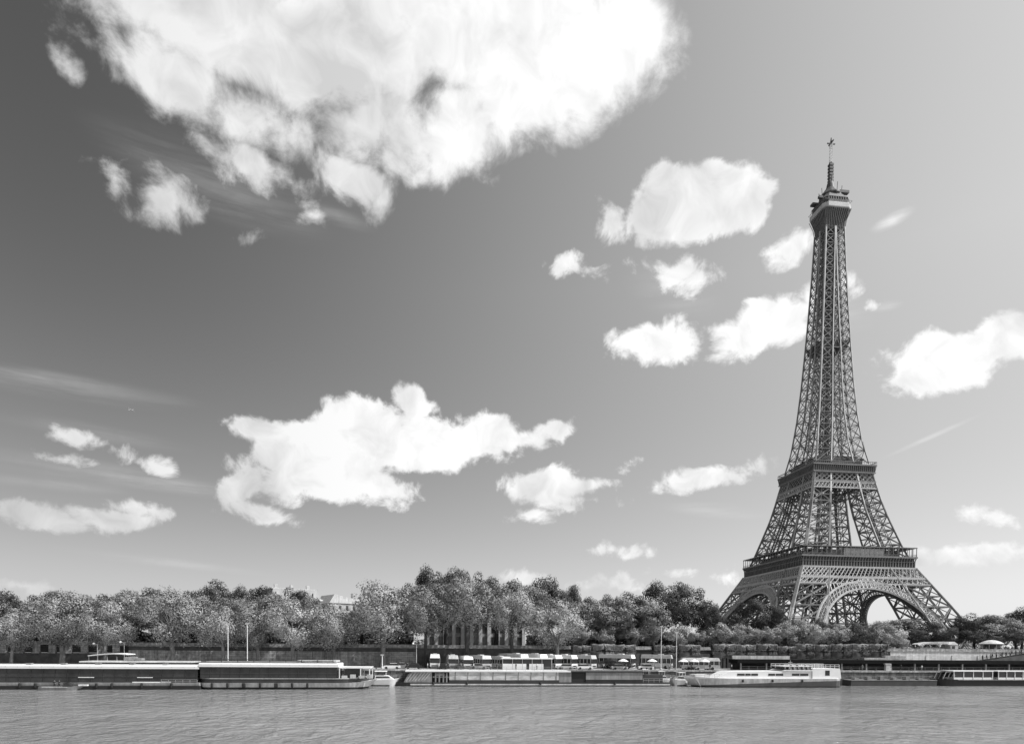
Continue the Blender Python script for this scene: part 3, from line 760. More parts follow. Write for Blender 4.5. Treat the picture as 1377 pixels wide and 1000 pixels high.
for px, top, w, Y, k, lab in ((985, 824, 44, 214, 'dark', 'low dark tree in front of the left tower leg'), (1012, 806, 48, 216, 'dark', 'dark tree under the left arch of the tower, left one'),
    (1040, 810, 46, 218, 'dark', 'dark tree under the left arch of the tower, right one'), (1072, 832, 46, 222, 'mid', 'grey tree before the near tower leg'), (1100, 830, 38, 224, 'dark', 'small dark tree at the foot of the near tower leg'),
    (1256, 836, 40, 226, 'dark', 'dark tree inside the right tower leg'), (1232, 846, 30, 224, 'dark', 'small dark tree between the arch and the right tower leg'), (1310, 822, 52, 232, 'dark', 'dark tree right of the right tower leg'),
    (1284, 842, 34, 228, 'dark', 'dark bushy tree behind the outer edge of the right tower leg'), (1345, 826, 62, 236, 'mid', 'broad grey tree behind the round kiosk'), (1374, 815, 44, 240, 'dark', 'dark tree at the right edge of the picture'), (1330, 838, 50, 226, 'mid', 'low grey tree directly over the round kiosk'),
    (1368, 836, 50, 224, 'mid', 'low grey tree above the crowded stairs'),
    (1178, 834, 46, 330, 'mid', 'far rounded tree seen through the big arch, left one'), (1212, 829, 56, 335, 'mid', 'far rounded tree seen through the big arch, highest one'), (1190, 838, 60, 300, 'mid', 'far low tree seen through the big arch, in front of the highest'),
    (1128, 838, 40, 300, 'mid', 'far tree seen under the big arch beside the near leg')):
    tree(px, top, w, Y, k, lab, 'park_tree')
def leaf_screen(a, b, Y, top, label):  # added dark leaves, closing the bright sky gap under the crowns
    x0, x1 = PX(a, Y), PX(b, Y); r = np.random.default_rng(int(a) + 400); n = int((x1 - x0) * 170)
    x = r.uniform(0, x1 - x0, n); q = r.uniform(0, 1, n) ** .7; hgt = top + .5 * np.sin(x * .31) + .3 * np.sin(x * .9 + 1)
    p = np.stack([x, r.uniform(-.9, .9, n), q * hgt], 1); d = np.stack([r.normal(size=n) * .3, np.full(n, -.9), r.normal(size=n) * .3 + .3], 1)
    nn = d + r.normal(size=(n, 3)) * .4; nn /= np.linalg.norm(nn, axis=1)[:, None]
    t = np.cross(nn, r.normal(size=(n, 3))); t /= np.linalg.norm(t, axis=1)[:, None]; b_ = np.cross(nn, t); L = .3
    vs = np.stack([p - t * L, p - b_ * L * .7, p + t * L, p + b_ * L * .7], axis=1).reshape(-1, 3)
    me = bpy.data.meshes.new('foliage'); me.from_pydata(vs.tolist(), [], [(4 * i, 4 * i + 1, 4 * i + 2, 4 * i + 3) for i in range(n)]); me.materials.append(LEAF['dark'])
    h = thing('leaf_screen', label, 'leaf_screen', (x0, Y, zg(Y) - .1))
    c = bpy.data.objects.new('foliage', me); COL.objects.link(c); c.parent = h
leaf_screen(-170, 556, 207, 4.6, 'added dark leaf screen behind the trunks on the left half of the upper street')
leaf_screen(708, 1190, 208, 4.0, 'added dark leaf screen behind the shrubs left of and below the tower')
# rounded shrubs on the street edge
SHR = [(783, 846, 36), (815, 843, 40), (850, 841, 36), (880, 838, 38), (912, 842, 38), (940, 848, 30), (966, 838, 44), (1000, 840, 40), (1030, 842, 40), (1058, 836, 44), (1092, 839, 40), (1124, 842, 36), (1182, 846, 36), (1208, 850, 34)]
SL = ['third left of the two bare masts', 'second left of the bare masts', 'just left of the bare masts', 'behind the taller bare mast', 'behind the shorter bare mast', 'right of the bare masts', 'under the small dark tree left of the tower', 'before the left tower leg', 'under the left tower arch', 'before the near tower leg',
      'right of the near tower leg', 'left of the dark dome shaped bush', 'right of the dark dome shaped bush', 'left of the pale wall pillar']
for i, (px, top, w) in enumerate(SHR):
    tree(px, top, w, 192.5 + (i % 2), 'soft', 'soft pale rounded shrub ' + SL[i], 'shrub', 'shrub', group='rounded shrubs along the street wall')
# dark dome shaped bush
PROTO['dome'] = [(crown_mesh(91, 'dark', H=6, rad=3.0, base=0.6, nclump=60, per=150, leaf=0.2)[0], PROTO['soft'][0][1], 6.0, 3.0)]
tree(1150, 837, 36, 191.5, 'dome', 'dark dome shaped bush right of the near tower leg', 'bush', 'bush')
# clipped trees
def clip_mesh(seed):
    r = np.random.default_rng(seed); n = 14000
    # rounded box shell
    d = r.normal(size=(n, 3)); d /= np.linalg.norm(d, axis=1)[:, None]
    e = np.sign(d) * np.abs(d) ** 0.42
    e /= np.maximum(np.abs(e).max(axis=1), 1e-6)[:, None] ** 0.9
    p = e * np.array([2.6, 2.2, 1.75]) * r.uniform(.82, 1.03, n)[:, None]
    p[:, 2] += 4.6 + .12 * np.sin(p[:, 0] * 2.2 + seed)
    nn = e * 1.1 + r.normal(size=(n, 3)) * .3; nn /= np.linalg.norm(nn, axis=1)[:, None]
    t = np.cross(nn, r.normal(size=(n, 3))); t /= np.linalg.norm(t, axis=1)[:, None]; b = np.cross(nn, t)
    L = .17 * r.uniform(.6, 1.3, n)[:, None]
    vs = np.stack([p - t * L, p - b * L * .6, p + t * L, p + b * L * .6], axis=1).reshape(-1, 3)
    me = bpy.data.meshes.new('crown'); me.vertices.add(4 * n); me.vertices.foreach_set('co', vs.astype(np.float32).ravel())
    me.loops.add(4 * n); me.loops.foreach_set('vertex_index', np.arange(4 * n, dtype=np.int32))
    me.polygons.add(n); me.polygons.foreach_set('loop_start', np.arange(0, 4 * n, 4, dtype=np.int32)); me.update(calc_edges=True)
    me.polygons.foreach_set('use_smooth', [True] * n)
    sn = e + r.normal(size=(n, 3)) * .2; sn /= np.linalg.norm(sn, axis=1)[:, None]; me.normals_split_custom_set_from_vertices(np.repeat(sn, 4, axis=0).tolist())
    me.materials.append(LEAF['clip']); return me
CM = [clip_mesh(i) for i in range(3)]
CT = MB().tube((0, 0, 0), (0, 0, 3.4), .2, .16, 7).tube((0, 0, 3.0), (.9, 0, 4.2), .1, .06, 5).tube((0, 0, 3.0), (-.9, .2, 4.2), .1, .06, 5).mesh('trunk', BARK_DARK)
CLIP = [(781, 24, 868), (810, 30, 866), (838, 30, 867), (893, 30, 868), (925, 28, 867), (972, 28, 866), (999, 26, 867), (1028, 27, 866), (1055, 26, 869), (1079, 24, 866), (1102, 20, 867), (1128, 28, 866), (1153, 25, 866), (1177, 25, 866)]
CLL = ['right of the last angled coach', 'large, behind the small dark bushes', 'left of the dark wall opening', 'right of the dark wall opening, behind the taller bare mast', 'behind the shorter bare mast', 'at the left end of the long row', 'above the white coach', 'at the left end of the pale site fence',
       'above the middle of the pale site fence', 'at the right end of the pale site fence', 'narrow, above the passenger ship cabin', 'above the stern of the passenger ship', 'second from the right end of its row', 'at the right end of its row beside the pillar']
for i, (px, w, top) in enumerate(CLIP):
    Y = 184.0; x = PX(px, Y); ww = PX(px + w / 2, Y) - PX(px - w / 2, Y)
    t = thing('clipped_tree', 'dark box clipped tree ' + CLL[i], 'tree', (x, Y, PORT_Z), 0, 'clipped trees on the quay')
    t.scale = (ww / 5.6, .95, (P(px, top, Y).z - PORT_Z) / 6.35)
    c = bpy.data.objects.new('crown', CM[i % 3]); COL.objects.link(c); c.parent = t
    k = bpy.data.objects.new('trunk', CT); COL.objects.link(k); k.parent = t
for i, (px, top, w) in enumerate(((822, 884, 28), (843, 889, 22))):
    tree(px, top, w, 176, 'dome', 'small dark bush on the quay behind the grey barge wall, ' + ('left one' if i == 0 else 'right one'), 'bush', 'bush')

# ------------------------------------------------------------------ boats
def hull_mb(L, hb, zd, bow=0.0, stern=0.0, rise=0.0, z0=-0.5, flare=0.85, n=40, top=None, grow=0.0, rake=2.6):
    """hull along x from 0 to L; bow at the x=L end, stern at x=0; top(x) cuts the sides lower for a painted band"""
    mb = MB()
    for i in range(n + 1):
        x = L * i / n
        if bow and i > n // 2: x = L * (.5 + .5 * (1 - (1 - (i - n / 2) / (n / 2)) ** 1.5))
        w = 1.0; zz = zd; back = 0.0
        if bow and x > L - bow: q = (x - (L - bow)) / bow; w = max(0.03, 1 - q ** 2.4); zz = zd + rise * q * q; back = rake * q ** 3
        if stern and x < stern: q = 1 - x / stern; w = min(w, max(0.55, 1 - .45 * q ** 3))
        a = hb * w; b = hb * w * (flare if w > .5 else flare * (.55 + .9 * w * .5))
        zt = zz if top is None else min(zz, top(x)); f = (zt - z0) / (zz - z0)
        at = b + (a - b) * f + grow; xt = x - back * (1 - f)
        mb.v += [(xt, -at, zt), (x - back, -b - grow, z0), (x - back, b + grow, z0), (xt, at, zt)]
    for i in range(n):
        k = 4 * i
        for j in range(4):
            j2 = (j + 1) % 4; mb.f.append((k + j, k + j2, k + 4 + j2, k + 4 + j))
    mb.f.append((0, 1, 2, 3)); mb.f.append((4 * n + 3, 4 * n + 2, 4 * n + 1, 4 * n))
    return mb
def rails(x0, x1, y, z, h=1.0, step=1.5, w=.06):
    mb = MB(); n = max(1, int((x1 - x0) / step))
    for i in range(n + 1):
        x = x0 + (x1 - x0) * i / n; mb.beam((x, y, z), (x, y, z + h), w)
    for k in (1.0, .55): mb.beam((x0, y, z + h * k), (x1, y, z + h * k), w)
    return mb
def glass_cabin(t, x0, x1, hb, z0, z1, m=2.2, glassmat=TINT, frame=DARKPAINT, roof=WHITE, rt=0.75, over=0.35, slantL=0.0, slantR=0.0, mw=.09):
    g = MB().prism([(x0, z0), (x1, z0), (x1 - slantR, z1), (x0 + slantL, z1)], -hb, hb).build('cabin_glass', glassmat, t)
    fr = MB(); n = int((x1 - x0) / m)
    for s in (-1, 1):
        y = s * (hb + .03)
        for i in range(n + 1):
            x = x0 + (x1 - x0) * i / n; fr.beam((x, y, z0), (x, y, z1), mw)
        fr.beam((x0, y, z0 + (z1 - z0) * .42), (x1, y, z0 + (z1 - z0) * .42), mw * 1.2); fr.beam((x0, y, z0 + .1), (x1, y, z0 + .1), mw * 2)
    fr.beam((x0, -hb, z0 + .1), (x0, hb, z0 + .1), mw * 2)
    fr.build('window_frame', frame, t)
    h = hb + over
    r = MB()
    pr = [(-h, z1), (-h, z1 + rt * .75), (-h * .9, z1 + rt), (h * .9, z1 + rt), (h, z1 + rt * .75), (h, z1)]
    k = len(r.v); a, b = x0 + slantL - .3, x1 - slantR + .3
    for x in (a, b): r.v += [(x, y, z) for y, z in pr]
    for i in range(6): j = (i + 1) % 6; r.f.append((i, j, 6 + j, 6 + i))
    r.f.append(tuple(range(6))); r.f.append(tuple(range(11, 5, -1)))
    r.build('roof', roof, t)
def bz(py, Y, px=450): return P(px, py, Y).z

# long glazed restaurant boat at the left edge
Yb = 151.0; yc = 155.4
xa, xb = PX(-190, Yb), PX(268, Yb)
t = thing('tour_boat', 'very long low glazed boat with white roof running off the left edge', 'boat', (xa, yc, 0))
L = xb - xa
hull_mb(L, 4.4, 1.5, 0, 5).build('hull', OFFWHITE, t)
MB().box(-.1, L + .1, -4.5, 4.5, -.3, .8).build('boot_stripe', BLACK, t)
glass_cabin(t, 1.5, L - .6, 4.1, 1.52, 4.5, 2.4, slantR=-.2, rt=.75, over=.3)
mb = MB()
for x in (L - 66, L - 44, L - 25, L - 13): mb.box(x, x + 3.2, -4.24, -4.16, 2.55, 2.72)
mb.box(L - 14, L - 6, -4.24, -4.16, 1.5, 1.7)
mb.build('lit_table_top', CANVAS, t, label='row of pale table tops seen through the glass')
rails(L - 8, L - .5, -4.3, 1.25, .9).build('railing', STEEL, t)
mb = MB()
for i in range(int(L / 7)): mb.box(3 + i * 7, 4.0 + i * 7, -2.6, -1.6, 5.3, 5.62)
mb.build('roof_vent', MIDPAINT, t)
def ring_mesh(c, r=.38, w=.1):
    mb = MB()
    for i in range(12):
        a, b = i * math.pi / 6, (i + 1) * math.pi / 6
        mb.beam((c[0] + r * math.cos(a), c[1], c[2] + r * math.sin(a)), (c[0] + r * math.cos(b), c[1], c[2] + r * math.sin(b)), w)
    return mb
def dress(t, L, y, z, n, zr, x0=2):
    for i in range(n):
        MB().lathe((x0 + 1.3 + i * (L - 6) / n + (i * 7 % 3), y - .12, z), [(.1, -.55), (.24, -.4), (.26, 0), (.24, .4), (.1, .55)], 8).build('fender', BLACK, t)
dress(t, L, -4.5, .9, 12, 2.2)
mb = MB()
for i in range(int(L / 2.4)): mb.box(1.6 + i * 2.4, 1.68 + i * 2.4, -4.44, 4.44, 4.9, 5.0)
mb.box(1.5, L - .6, -.3, .3, 4.95, 5.3); mb.build('roof_seam', STEEL, t)
# second long boat
xa, xb = PX(264, Yb), PX(505, Yb); L = xb - xa
t = thing('tour_boat', 'long glazed boat with thick white roof and pale open foredeck under a canopy', 'boat', (xa, yc, 0))
hull_mb(L, 4.4, 1.45, 7.5, 4, .7).build('hull', OFFWHITE, t)
hull_mb(L, 4.4, 1.45, 7.5, 4, .7, top=lambda x: .45, grow=.05).build('boot_stripe', BLACK, t)
Lc = PX(453, Yb) - xa
hull_mb(L - 1.6, 4.28, 2.32, 7.0, 4, .5, z0=1.3, flare=1.0, rake=.5).build('bulwark', DARKPAINT, t)
hull_mb(L - 1.5, 4.36, 2.5, 7.0, 4, .5, z0=2.33, flare=1.0, rake=.1).build('rubbing_strip', STEEL, t)
glass_cabin(t, .8, Lc, 4.15, 2.5, 5.0, 2.1, rt=.85, over=.3)
MB().box(.6, Lc - 8, -3.4, 3.4, 5.95, 6.08).build('roof_deck', MIDPAINT, t)
mb = rails(1.5, Lc - 1, -3.3, 5.9, .75, 3.4, .12); mb.build('roof_railing', DARKPAINT, t)
mb = MB().box(Lc - 9, Lc - .3, -3.0, 3.0, 6.1, 6.5); mb.build('roof_hatch', OFFWHITE, t)
dress(t, L - 12, -4.5, .95, 9, 1.9)
mb = MB()
for i in range(int(Lc / 2.1)): mb.box(1 + i * 2.1, 1.08 + i * 2.1, -4.48, 4.48, 5.5, 5.6)
mb.box(1, Lc - 1, -.3, .3, 5.5, 5.94); mb.build('roof_seam', STEEL, t)
# open bow canopy
mb = MB().box(Lc + .4, Lc + 7.4, -3.9, 3.9, 4.75, 5.02)
for x in (Lc + .5, Lc + 5.2, Lc + 7.2):
    for y in (-3.8, 3.8): mb.beam((x, y, 2.4), (x, y, 4.8), .2)
mb.build('bow_canopy', WHITE, t)
MB().box(Lc + 1.5, Lc + 5.0, -2.9, 2.9, 2.3, 4.6).build('wheelhouse', GLASS, t)
mb = MB()
for i in range(4): mb.box(Lc + 1 + i * 1.9, Lc + 2.2 + i * 1.9, -4.1, -3.2, 2.5, 3.1 + (i % 2) * .25)
mb.build('seat', OFFWHITE, t)
rails(Lc + 6.5, L - 3.4, -2.2, 2.5, .9, 1).build('bow_railing', STEEL, t)
# boat moored behind the two long ones
Yc = 160.2; xa, xb = PX(86, Yc), PX(292, Yc); L = xb - xa
t = thing('tour_boat', 'boat with thin white roof line moored behind the two long boats', 'boat', (xa, 163.4, 0))
hull_mb(L, 3.1, 1.6, 5, 4, .3).build('hull', MIDPAINT, t)
glass_cabin(t, 2, L - 4, 2.9, 1.62, 5.6, 2.4, rt=.28, over=.3, slantL=1.5, slantR=2, roof=OFFWHITE)
mb = MB().box(L * .36, L * .42, -1.4, 1.4, 6.05, 6.8).box(L * .43, L * .47, -1, 1, 6.05, 6.55); mb.build('roof_box', MIDPAINT, t)
# small launch with two people in front of the long boat
Yd = 148.6; xa, xb = PX(50, Yd), PX(114, Yd); L = xb - xa
t = thing('motor_launch', 'small low dark launch alongside the left edge boat', 'boat', (xa, 149.4, 0))
hull_mb(L, 1.1, .75, 3.5, 2, .35, z0=-.2).build('hull', MIDPAINT, t)
MB().box(1, L - 3.4, -1.12, 1.12, .62, .72).build('gunwale', OFFWHITE, t)
MB().prism([(L * .52, .7), (L * .70, .7), (L * .64, 1.5), (L * .54, 1.6)], -.7, .7).build('windscreen', GLASS, t)
MB().box(L - 1.6, L + .2, -.3, .3, .9, 1.2).build('bow_fender', WHITE, t)

# people
def person_mesh(pose, mat_):
    """one continuous skinned body, 1.72 m, grown from joints"""
    sw = 0.25 if pose == 'step' else 0.06
    J = {'pel': (0, 0, .93, .13), 'chest': (0, 0, 1.28, .145), 'neck': (0, 0, 1.46, .055), 'head': (0, -.01, 1.60, .10), 'crown': (0, 0, 1.69, .075),
         'shL': (-.18, 0, 1.41, .06), 'elL': (-.24, .03, 1.13, .042), 'haL': (-.22, -.10, .90, .034), 'shR': (.18, 0, 1.41, .06), 'elR': (.25, .02, 1.13, .042), 'haR': (.20, -.16, .95, .034),
         'hiL': (-.09, 0, .86, .09), 'knL': (-.10, -sw, .48, .06), 'anL': (-.10, -sw * .4, .09, .042), 'toL': (-.11, -sw * .4 - .16, .04, .035), 'hiR': (.09, 0, .86, .09), 'knR': (.10, sw * .2, .48, .06), 'anR': (.10, sw, .10, .042), 'toR': (.11, sw - .16, .04, .035)}
    E = [('pel', 'chest'), ('chest', 'neck'), ('neck', 'head'), ('head', 'crown'), ('chest', 'shL'), ('shL', 'elL'), ('elL', 'haL'), ('chest', 'shR'), ('shR', 'elR'), ('elR', 'haR'),
         ('pel', 'hiL'), ('hiL', 'knL'), ('knL', 'anL'), ('anL', 'toL'), ('pel', 'hiR'), ('hiR', 'knR'), ('knR', 'anR'), ('anR', 'toR')]
    ks = list(J); me = bpy.data.meshes.new('person'); me.from_pydata([J[k][:3] for k in ks], [(ks.index(a), ks.index(b)) for a, b in E], [])
    o = bpy.data.objects.new('person', me); COL.objects.link(o)
    o.modifiers.new('skin', 'SKIN'); o.modifiers.new('sub', 'SUBSURF').levels = 1
    for i, k in enumerate(ks): me.skin_vertices[0].data[i].radius = (J[k][3],) * 2
    me.skin_vertices[0].data[0].use_root = True
    dg = bpy.context.evaluated_depsgraph_get()
    m2 = bpy.data.meshes.new_from_object(o.evaluated_get(dg)); bpy.data.objects.remove(o)
    m2.materials.clear(); m2.materials.append(mat_); m2.polygons.foreach_set('use_smooth', [True] * len(m2.polygons)); m2.name = 'person'
    return m2
PM = [person_mesh('stand', SKIN), person_mesh('step', SKIN)]
def clothes(pose):
    s = .25 if pose == 'step' else .06
    tr = MB()
    tr.lathe((0, 0, 0), [(.15, .80), (.165, .92), (.15, 1.03)], 10, 1, .8)
    for sx, a, b in ((-1, -s, -s * .4), (1, s * .2, s)):
        tr.tube((sx * .09, 0, .90), (sx * .10, a, .48), .105, .08); tr.tube((sx * .10, a, .50), (sx * .10, b, .12), .08, .062)
    up = MB().lathe((0, 0, 0), [(.16, .98), (.165, 1.15), (.19, 1.32), (.16, 1.42), (.07, 1.47)], 10, 1.05, .78)
    for sx, y in ((-1, -.02), (1, .0)):
        up.tube((sx * .17, 0, 1.42), (sx * .245, .03, 1.12), .075, .058); up.tube((sx * .245, .03, 1.14), (sx * .22, -.08, .95), .056, .045)
    return tr, up
CL_ = [clothes('stand'), clothes('step')]
TRM = [[c[0].mesh('trousers', m) for m in (CLOTH_D, CLOTH_M)] for c in CL_]
UPM = [[c[1].mesh('jacket', m) for m in (CLOTH_D, CLOTH_L, CLOTH_M)] for c in CL_]
HM = MB().lathe((0, .012, 0), [(.10, 1.58), (.118, 1.64), (.108, 1.70), (.06, 1.745), (.01, 1.755)], 10).mesh('hair', HAIR)
def person(x, y, z, rz, label, k, group=None, top=0, bot=0):
    o = bpy.data.objects.new('person', PM[k]); COL.objects.link(o); o.location = (x, y, z); o.rotation_euler = (0, 0, rz)
    tag(o, label, 'person', group)
    for nm, me in (('trousers', TRM[k][bot]), ('jacket', UPM[k][top]), ('hair', HM)):
        c = bpy.data.objects.new(nm, me); COL.objects.link(c); c.parent = o
    return o
person(PX(73, 149.4), 149.4, .45, .4, 'person in dark clothes standing in the small launch, left one', 0)
person(PX(79.5, 149.4), 149.4, .45, -.6, 'person in dark clothes standing in the small launch, right one', 1)

# barge with long bulwark in the middle
Ye = 162.0; xa, xb = PX(526, Ye), PX(903, Ye); L = xb - xa
t = thing('river_barge', 'long flat moored barge with pale upper side left and grey hold right', 'boat', (xa, 165.0, 0))
h = MB(); n = 24; st = []
def bx_(px): return PX(px, Ye) - xa
hm = hull_mb(L, 3.0, .95, 0, 0, 0, flare=.97)
for i, v in enumerate(hm.v):
    if v[0] < 6: q = 1 - v[0] / 6; hm.v[i] = (v[0], v[1] * (1 - .8 * q * q), v[2])
hm.build('hull', DARKPAINT, t)
MB().box(bx_(552), L - .3, -3.06, 3.06, .28, .62).build('rubbing_strip', OFFWHITE, t)
# raked rounded bow block
bw = MB(); x1 = bx_(581)
bw.prism([(3.0, .95), (x1, .95), (x1, 3.55), (5.4, 3.6), (4.2, 3.0)], -2.7, 2.9); bw.build('bow_housing', MIDPAINT, t)
mb = MB()
for i in range(7): mb.beam((3.6 + i * .75, -2.78, 1.2 + i * .05), (5.2 + i * .75, -2.78, 3.4), .14)
mb.build('bow_bracing', OFFWHITE, t)
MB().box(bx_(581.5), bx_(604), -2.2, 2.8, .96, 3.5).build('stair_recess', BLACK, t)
mb = MB()
for px in (585, 590, 595.5, 600): mb.box(bx_(px), bx_(px) + .35, -2.8, -2.5, .96, 3.3)
mb.box(bx_(582), bx_(604), -2.82, -2.6, 2.2, 2.4).box(bx_(587), bx_(598), -2.7, -2.3, 2.6, 3.2); mb.build('gangway_frame', MIDPAINT, t)
MB().box(bx_(604.5), bx_(752), -2.75, 2.9, 1.55, 3.55).build('pale_bulwark', PALE_STONE and mat('weathered_white_steel', .6, .6, .45, .35, stretch=(1, 1, 3)), t)
MB().box(bx_(604.5), bx_(752), -2.9, -2.2, .96, 1.55).build('side_deck', DARKPAINT, t)
mb = MB()
for px in range(612, 750, 17): mb.box(bx_(px), bx_(px) + .18, -2.82, -2.74, 1.5, 3.55)
mb.build('rib', MIDPAINT, t)
MB().box(bx_(752.5), bx_(769), -2.7, 2.9, .97, 3.5).build('engine_housing', MIDPAINT, t)
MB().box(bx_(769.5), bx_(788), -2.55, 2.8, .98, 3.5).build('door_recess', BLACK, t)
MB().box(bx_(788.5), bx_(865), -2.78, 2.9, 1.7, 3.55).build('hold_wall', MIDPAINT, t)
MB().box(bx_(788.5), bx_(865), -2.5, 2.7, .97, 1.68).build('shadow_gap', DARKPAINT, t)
MB().box(bx_(865.5), bx_(893), -2.3, 2.7, .97, 2.9).build('stern_house', DARKPAINT, t)
mb = MB().box(bx_(545), bx_(768), -3.0, 3.0, 3.56, 3.85); mb.build('upper_deck_edge', WHITE, t)
MB().box(bx_(768.3), bx_(872), -3.0, 3.0, 3.58, 3.72).build('dark_coaming', BLACK, t)
rails(bx_(606), bx_(768), -2.9, 3.86, 1.0, 2.2, .05).build('railing', STEEL, t)
rails(bx_(866), bx_(902), -2.7, .97, 1.0, 1.4, .06).build('stern_railing', STEEL, t)
mb = MB()
for px in (583, 628, 727, 827): mb.lathe((bx_(px), -3.1, .75), [(.25, -.3), (.35, 0), (.25, .3)], 8)
mb.build('fender', BLACK, t)

# passenger ship
Yf = 157.0; xa, xb = PX(926, Yf), PX(1137, Yf); L = xb - xa
t = thing('passenger_ship', 'white passenger ship with dark lower hull, moored below the left half of the tower', 'ship', (xb, 161.2, 0), math.pi)
def sx_(px): return xb - PX(px, Yf)          # ship frame: x grows to the bow (left)
hull_mb(L, 4.0, 2.35, 13, 3, .55, flare=.9, rake=3.2).build('hull', WHITE, t)
hull_mb(L, 4.0, 2.35, 13, 3, .55, flare=.9, rake=3.2, top=lambda x: 1.75 - 1.35 * (x / L) ** 1.2, grow=.04).build('dark_hull_band', mat('ship_dark_band', .09, .4, .15), t)
hull_mb(L, 4.0, 2.35, 13, 3, .55, flare=.9, rake=3.2, top=lambda x: .28, grow=.08).build('boot_stripe', BLACK, t)
hull_mb(L, 4.0, 2.35, 13, 3, .55, flare=.9, rake=3.2, top=lambda x: 2.2, grow=.015).build('rubbing_strake', OFFWHITE, t)
a, b = sx_(1132), sx_(1095)
MB().prism([(a - .4, 2.3), (b, 2.3), (b, 4.9), (a, 4.9)], -3.6, 3.6).build('stern_cabin', WHITE, t)
mb = MB().box(sx_(1118), sx_(1112), -3.64, 3.64, 3.1, 4.4); mb.build('stern_window', BLACK, t)
MB().prism([(b + .05, 2.3), (sx_(965), 2.3), (sx_(985), 4.0), (b + .05, 4.25)], -3.3, 3.3).build('saloon', WHITE, t)
for p0, p1 in ((994, 1004), (1005, 1012), (1013, 1022), (1036, 1045), (1046, 1056), (1068, 1078), (1079, 1090)):
    MB().box(sx_(p1), sx_(p0), -3.36, 3.36, 3.0, 3.55).build('window', GLASS, t)
MB().prism([(b + .1, 4.25), (sx_(1056), 4.25), (sx_(1060), 4.5), (b + .1, 4.5)], -3.7, 3.7).build('sun_deck', WHITE, t)
MB().prism([(sx_(1096), 4.92), (sx_(1060), 4.52), (sx_(1062), 5.3), (sx_(1096), 5.3)], -2.4, 2.4).build('wheelhouse', GLASS, t)
MB().box(sx_(1098), sx_(1058), -2.8, 2.8, 5.31, 5.5).build('wheelhouse_roof', WHITE, t)
for y in (-3.5, 3.5):
    rails(sx_(1131), sx_(1058), y, 4.9, 1.0, 1.2, .09).build('railing', WHITE, t)
for y in (-2.4, 2.4): rails(sx_(1000), L - 5, y, 2.35, .9, 1.3, .06).build('bow_railing', STEEL, t)
MB().box(sx_(960), sx_(940), -1.8, 1.8, 2.3, 3.2).build('forecastle', OFFWHITE, t)
mb = MB()
for i in range(5): mb.box(sx_(1092 - i * 6), sx_(1089 - i * 6), 1.0, 3.3, 4.52, 5.2)
mb.build('deck_bench', MIDPAINT, t)
MB().tube((sx_(1075), 0, 5.5), (sx_(1075), 0, 7.0), .09, .05).box(sx_(1075) - .5, sx_(1075) + .5, -.1, .1, 6.3, 6.4).build('mast', STEEL, t)
mb = MB()
for px in (1000, 1040, 1080): mb.lathe((sx_(px), 4.1, 1.7), [(.2, -.35), (.3, 0), (.2, .35)], 8)
mb.build('fender', DARKPAINT, t)

# boat at the right edge with open framed cabin
Yg = 163.5; xa, xb = PX(1258, Yg), PX(1500, Yg); L = xb - xa
t = thing('water_bus', 'dark hulled boat with white framed glazed cabin at the right edge', 'boat', (xb, 166.0, 0), math.pi)
def gx(px): return xb - PX(px, Yg)
hull_mb(L, 2.6, 1.75, 6, 2, .5).build('hull', BLACK, t)
MB().box(2, L - 7, -2.64, 2.64, 1.6, 1.8).build('gunwale', MIDPAINT, t)
def framed(p0, p1, cols):
    a, b = gx(p1), gx(p0)
    MB().box(a + .1, b - .1, -2.1, 2.1, 1.8, 2.35).build('cabin_side', WHITE, t)
    MB().box(a + .15, b - .15, -2.0, 2.0, 2.35, 3.85).build('cabin_glass', TINT, t)
    mb = MB()
    for s in (-1, 1):
        for i in range(cols + 1):
            x = a + (b - a) * i / cols; mb.beam((x, s * 2.1, 1.8), (x, s * 2.1, 4.0), .17)
    mb.build('window_frame', WHITE, t)
    MB().box(a - .2, b + .5, -2.35, 2.35, 3.98, 4.2).build('cabin_roof', WHITE, t)
framed(1285, 1337, 4); framed(1345, 1400, 5)
mb = MB()
for px in (1272, 1278, 1283): mb.beam((gx(px), -1.6, 1.9), (gx(px) - 1.0, -1.6, 3.9), .13); mb.beam((gx(px), 1.6, 1.9), (gx(px) - 1.0, 1.6, 3.9), .13)
mb.beam((gx(1272) - 1, -1.6, 3.9), (gx(1285), -1.6, 3.9), .13); mb.beam((gx(1272) - 1, 1.6, 3.9), (gx(1285), 1.6, 3.9), .13); mb.beam((gx(1272) - 1, -1.6, 3.9), (gx(1272) - 1, 1.6, 3.9), .13)
mb.build('bow_frame', OFFWHITE, t)
# landing pontoon between ship and water bus
xa, xb = PX(1141, 165), PX(1256, 165)
t = thing('landing_pontoon', 'low dark floating pontoon between the passenger ship and the right edge boat', 'pontoon', (xa, 165.6, 0))
MB().box(0, xb - xa, -1.9, 1.9, -.4, 1.5).build('float', DARKPAINT, t)
MB().box(0, xb - xa, -2.0, 1.9, 1.5, 1.62).build('deck', MIDPAINT, t)
rails(.3, xb - xa - .3, -1.8, 1.62, 1.0, 2.0, .06).build('railing', MIDPAINT, t)
mb = MB()
for i in range(6): mb.box(1.5 + i * 3.8, 2.7 + i * 3.8, -1.2, .2, 1.63, 2.2 + (i * 37 % 5) * .12)
mb.build('crate', OFFWHITE if False else MIDPAINT, t)
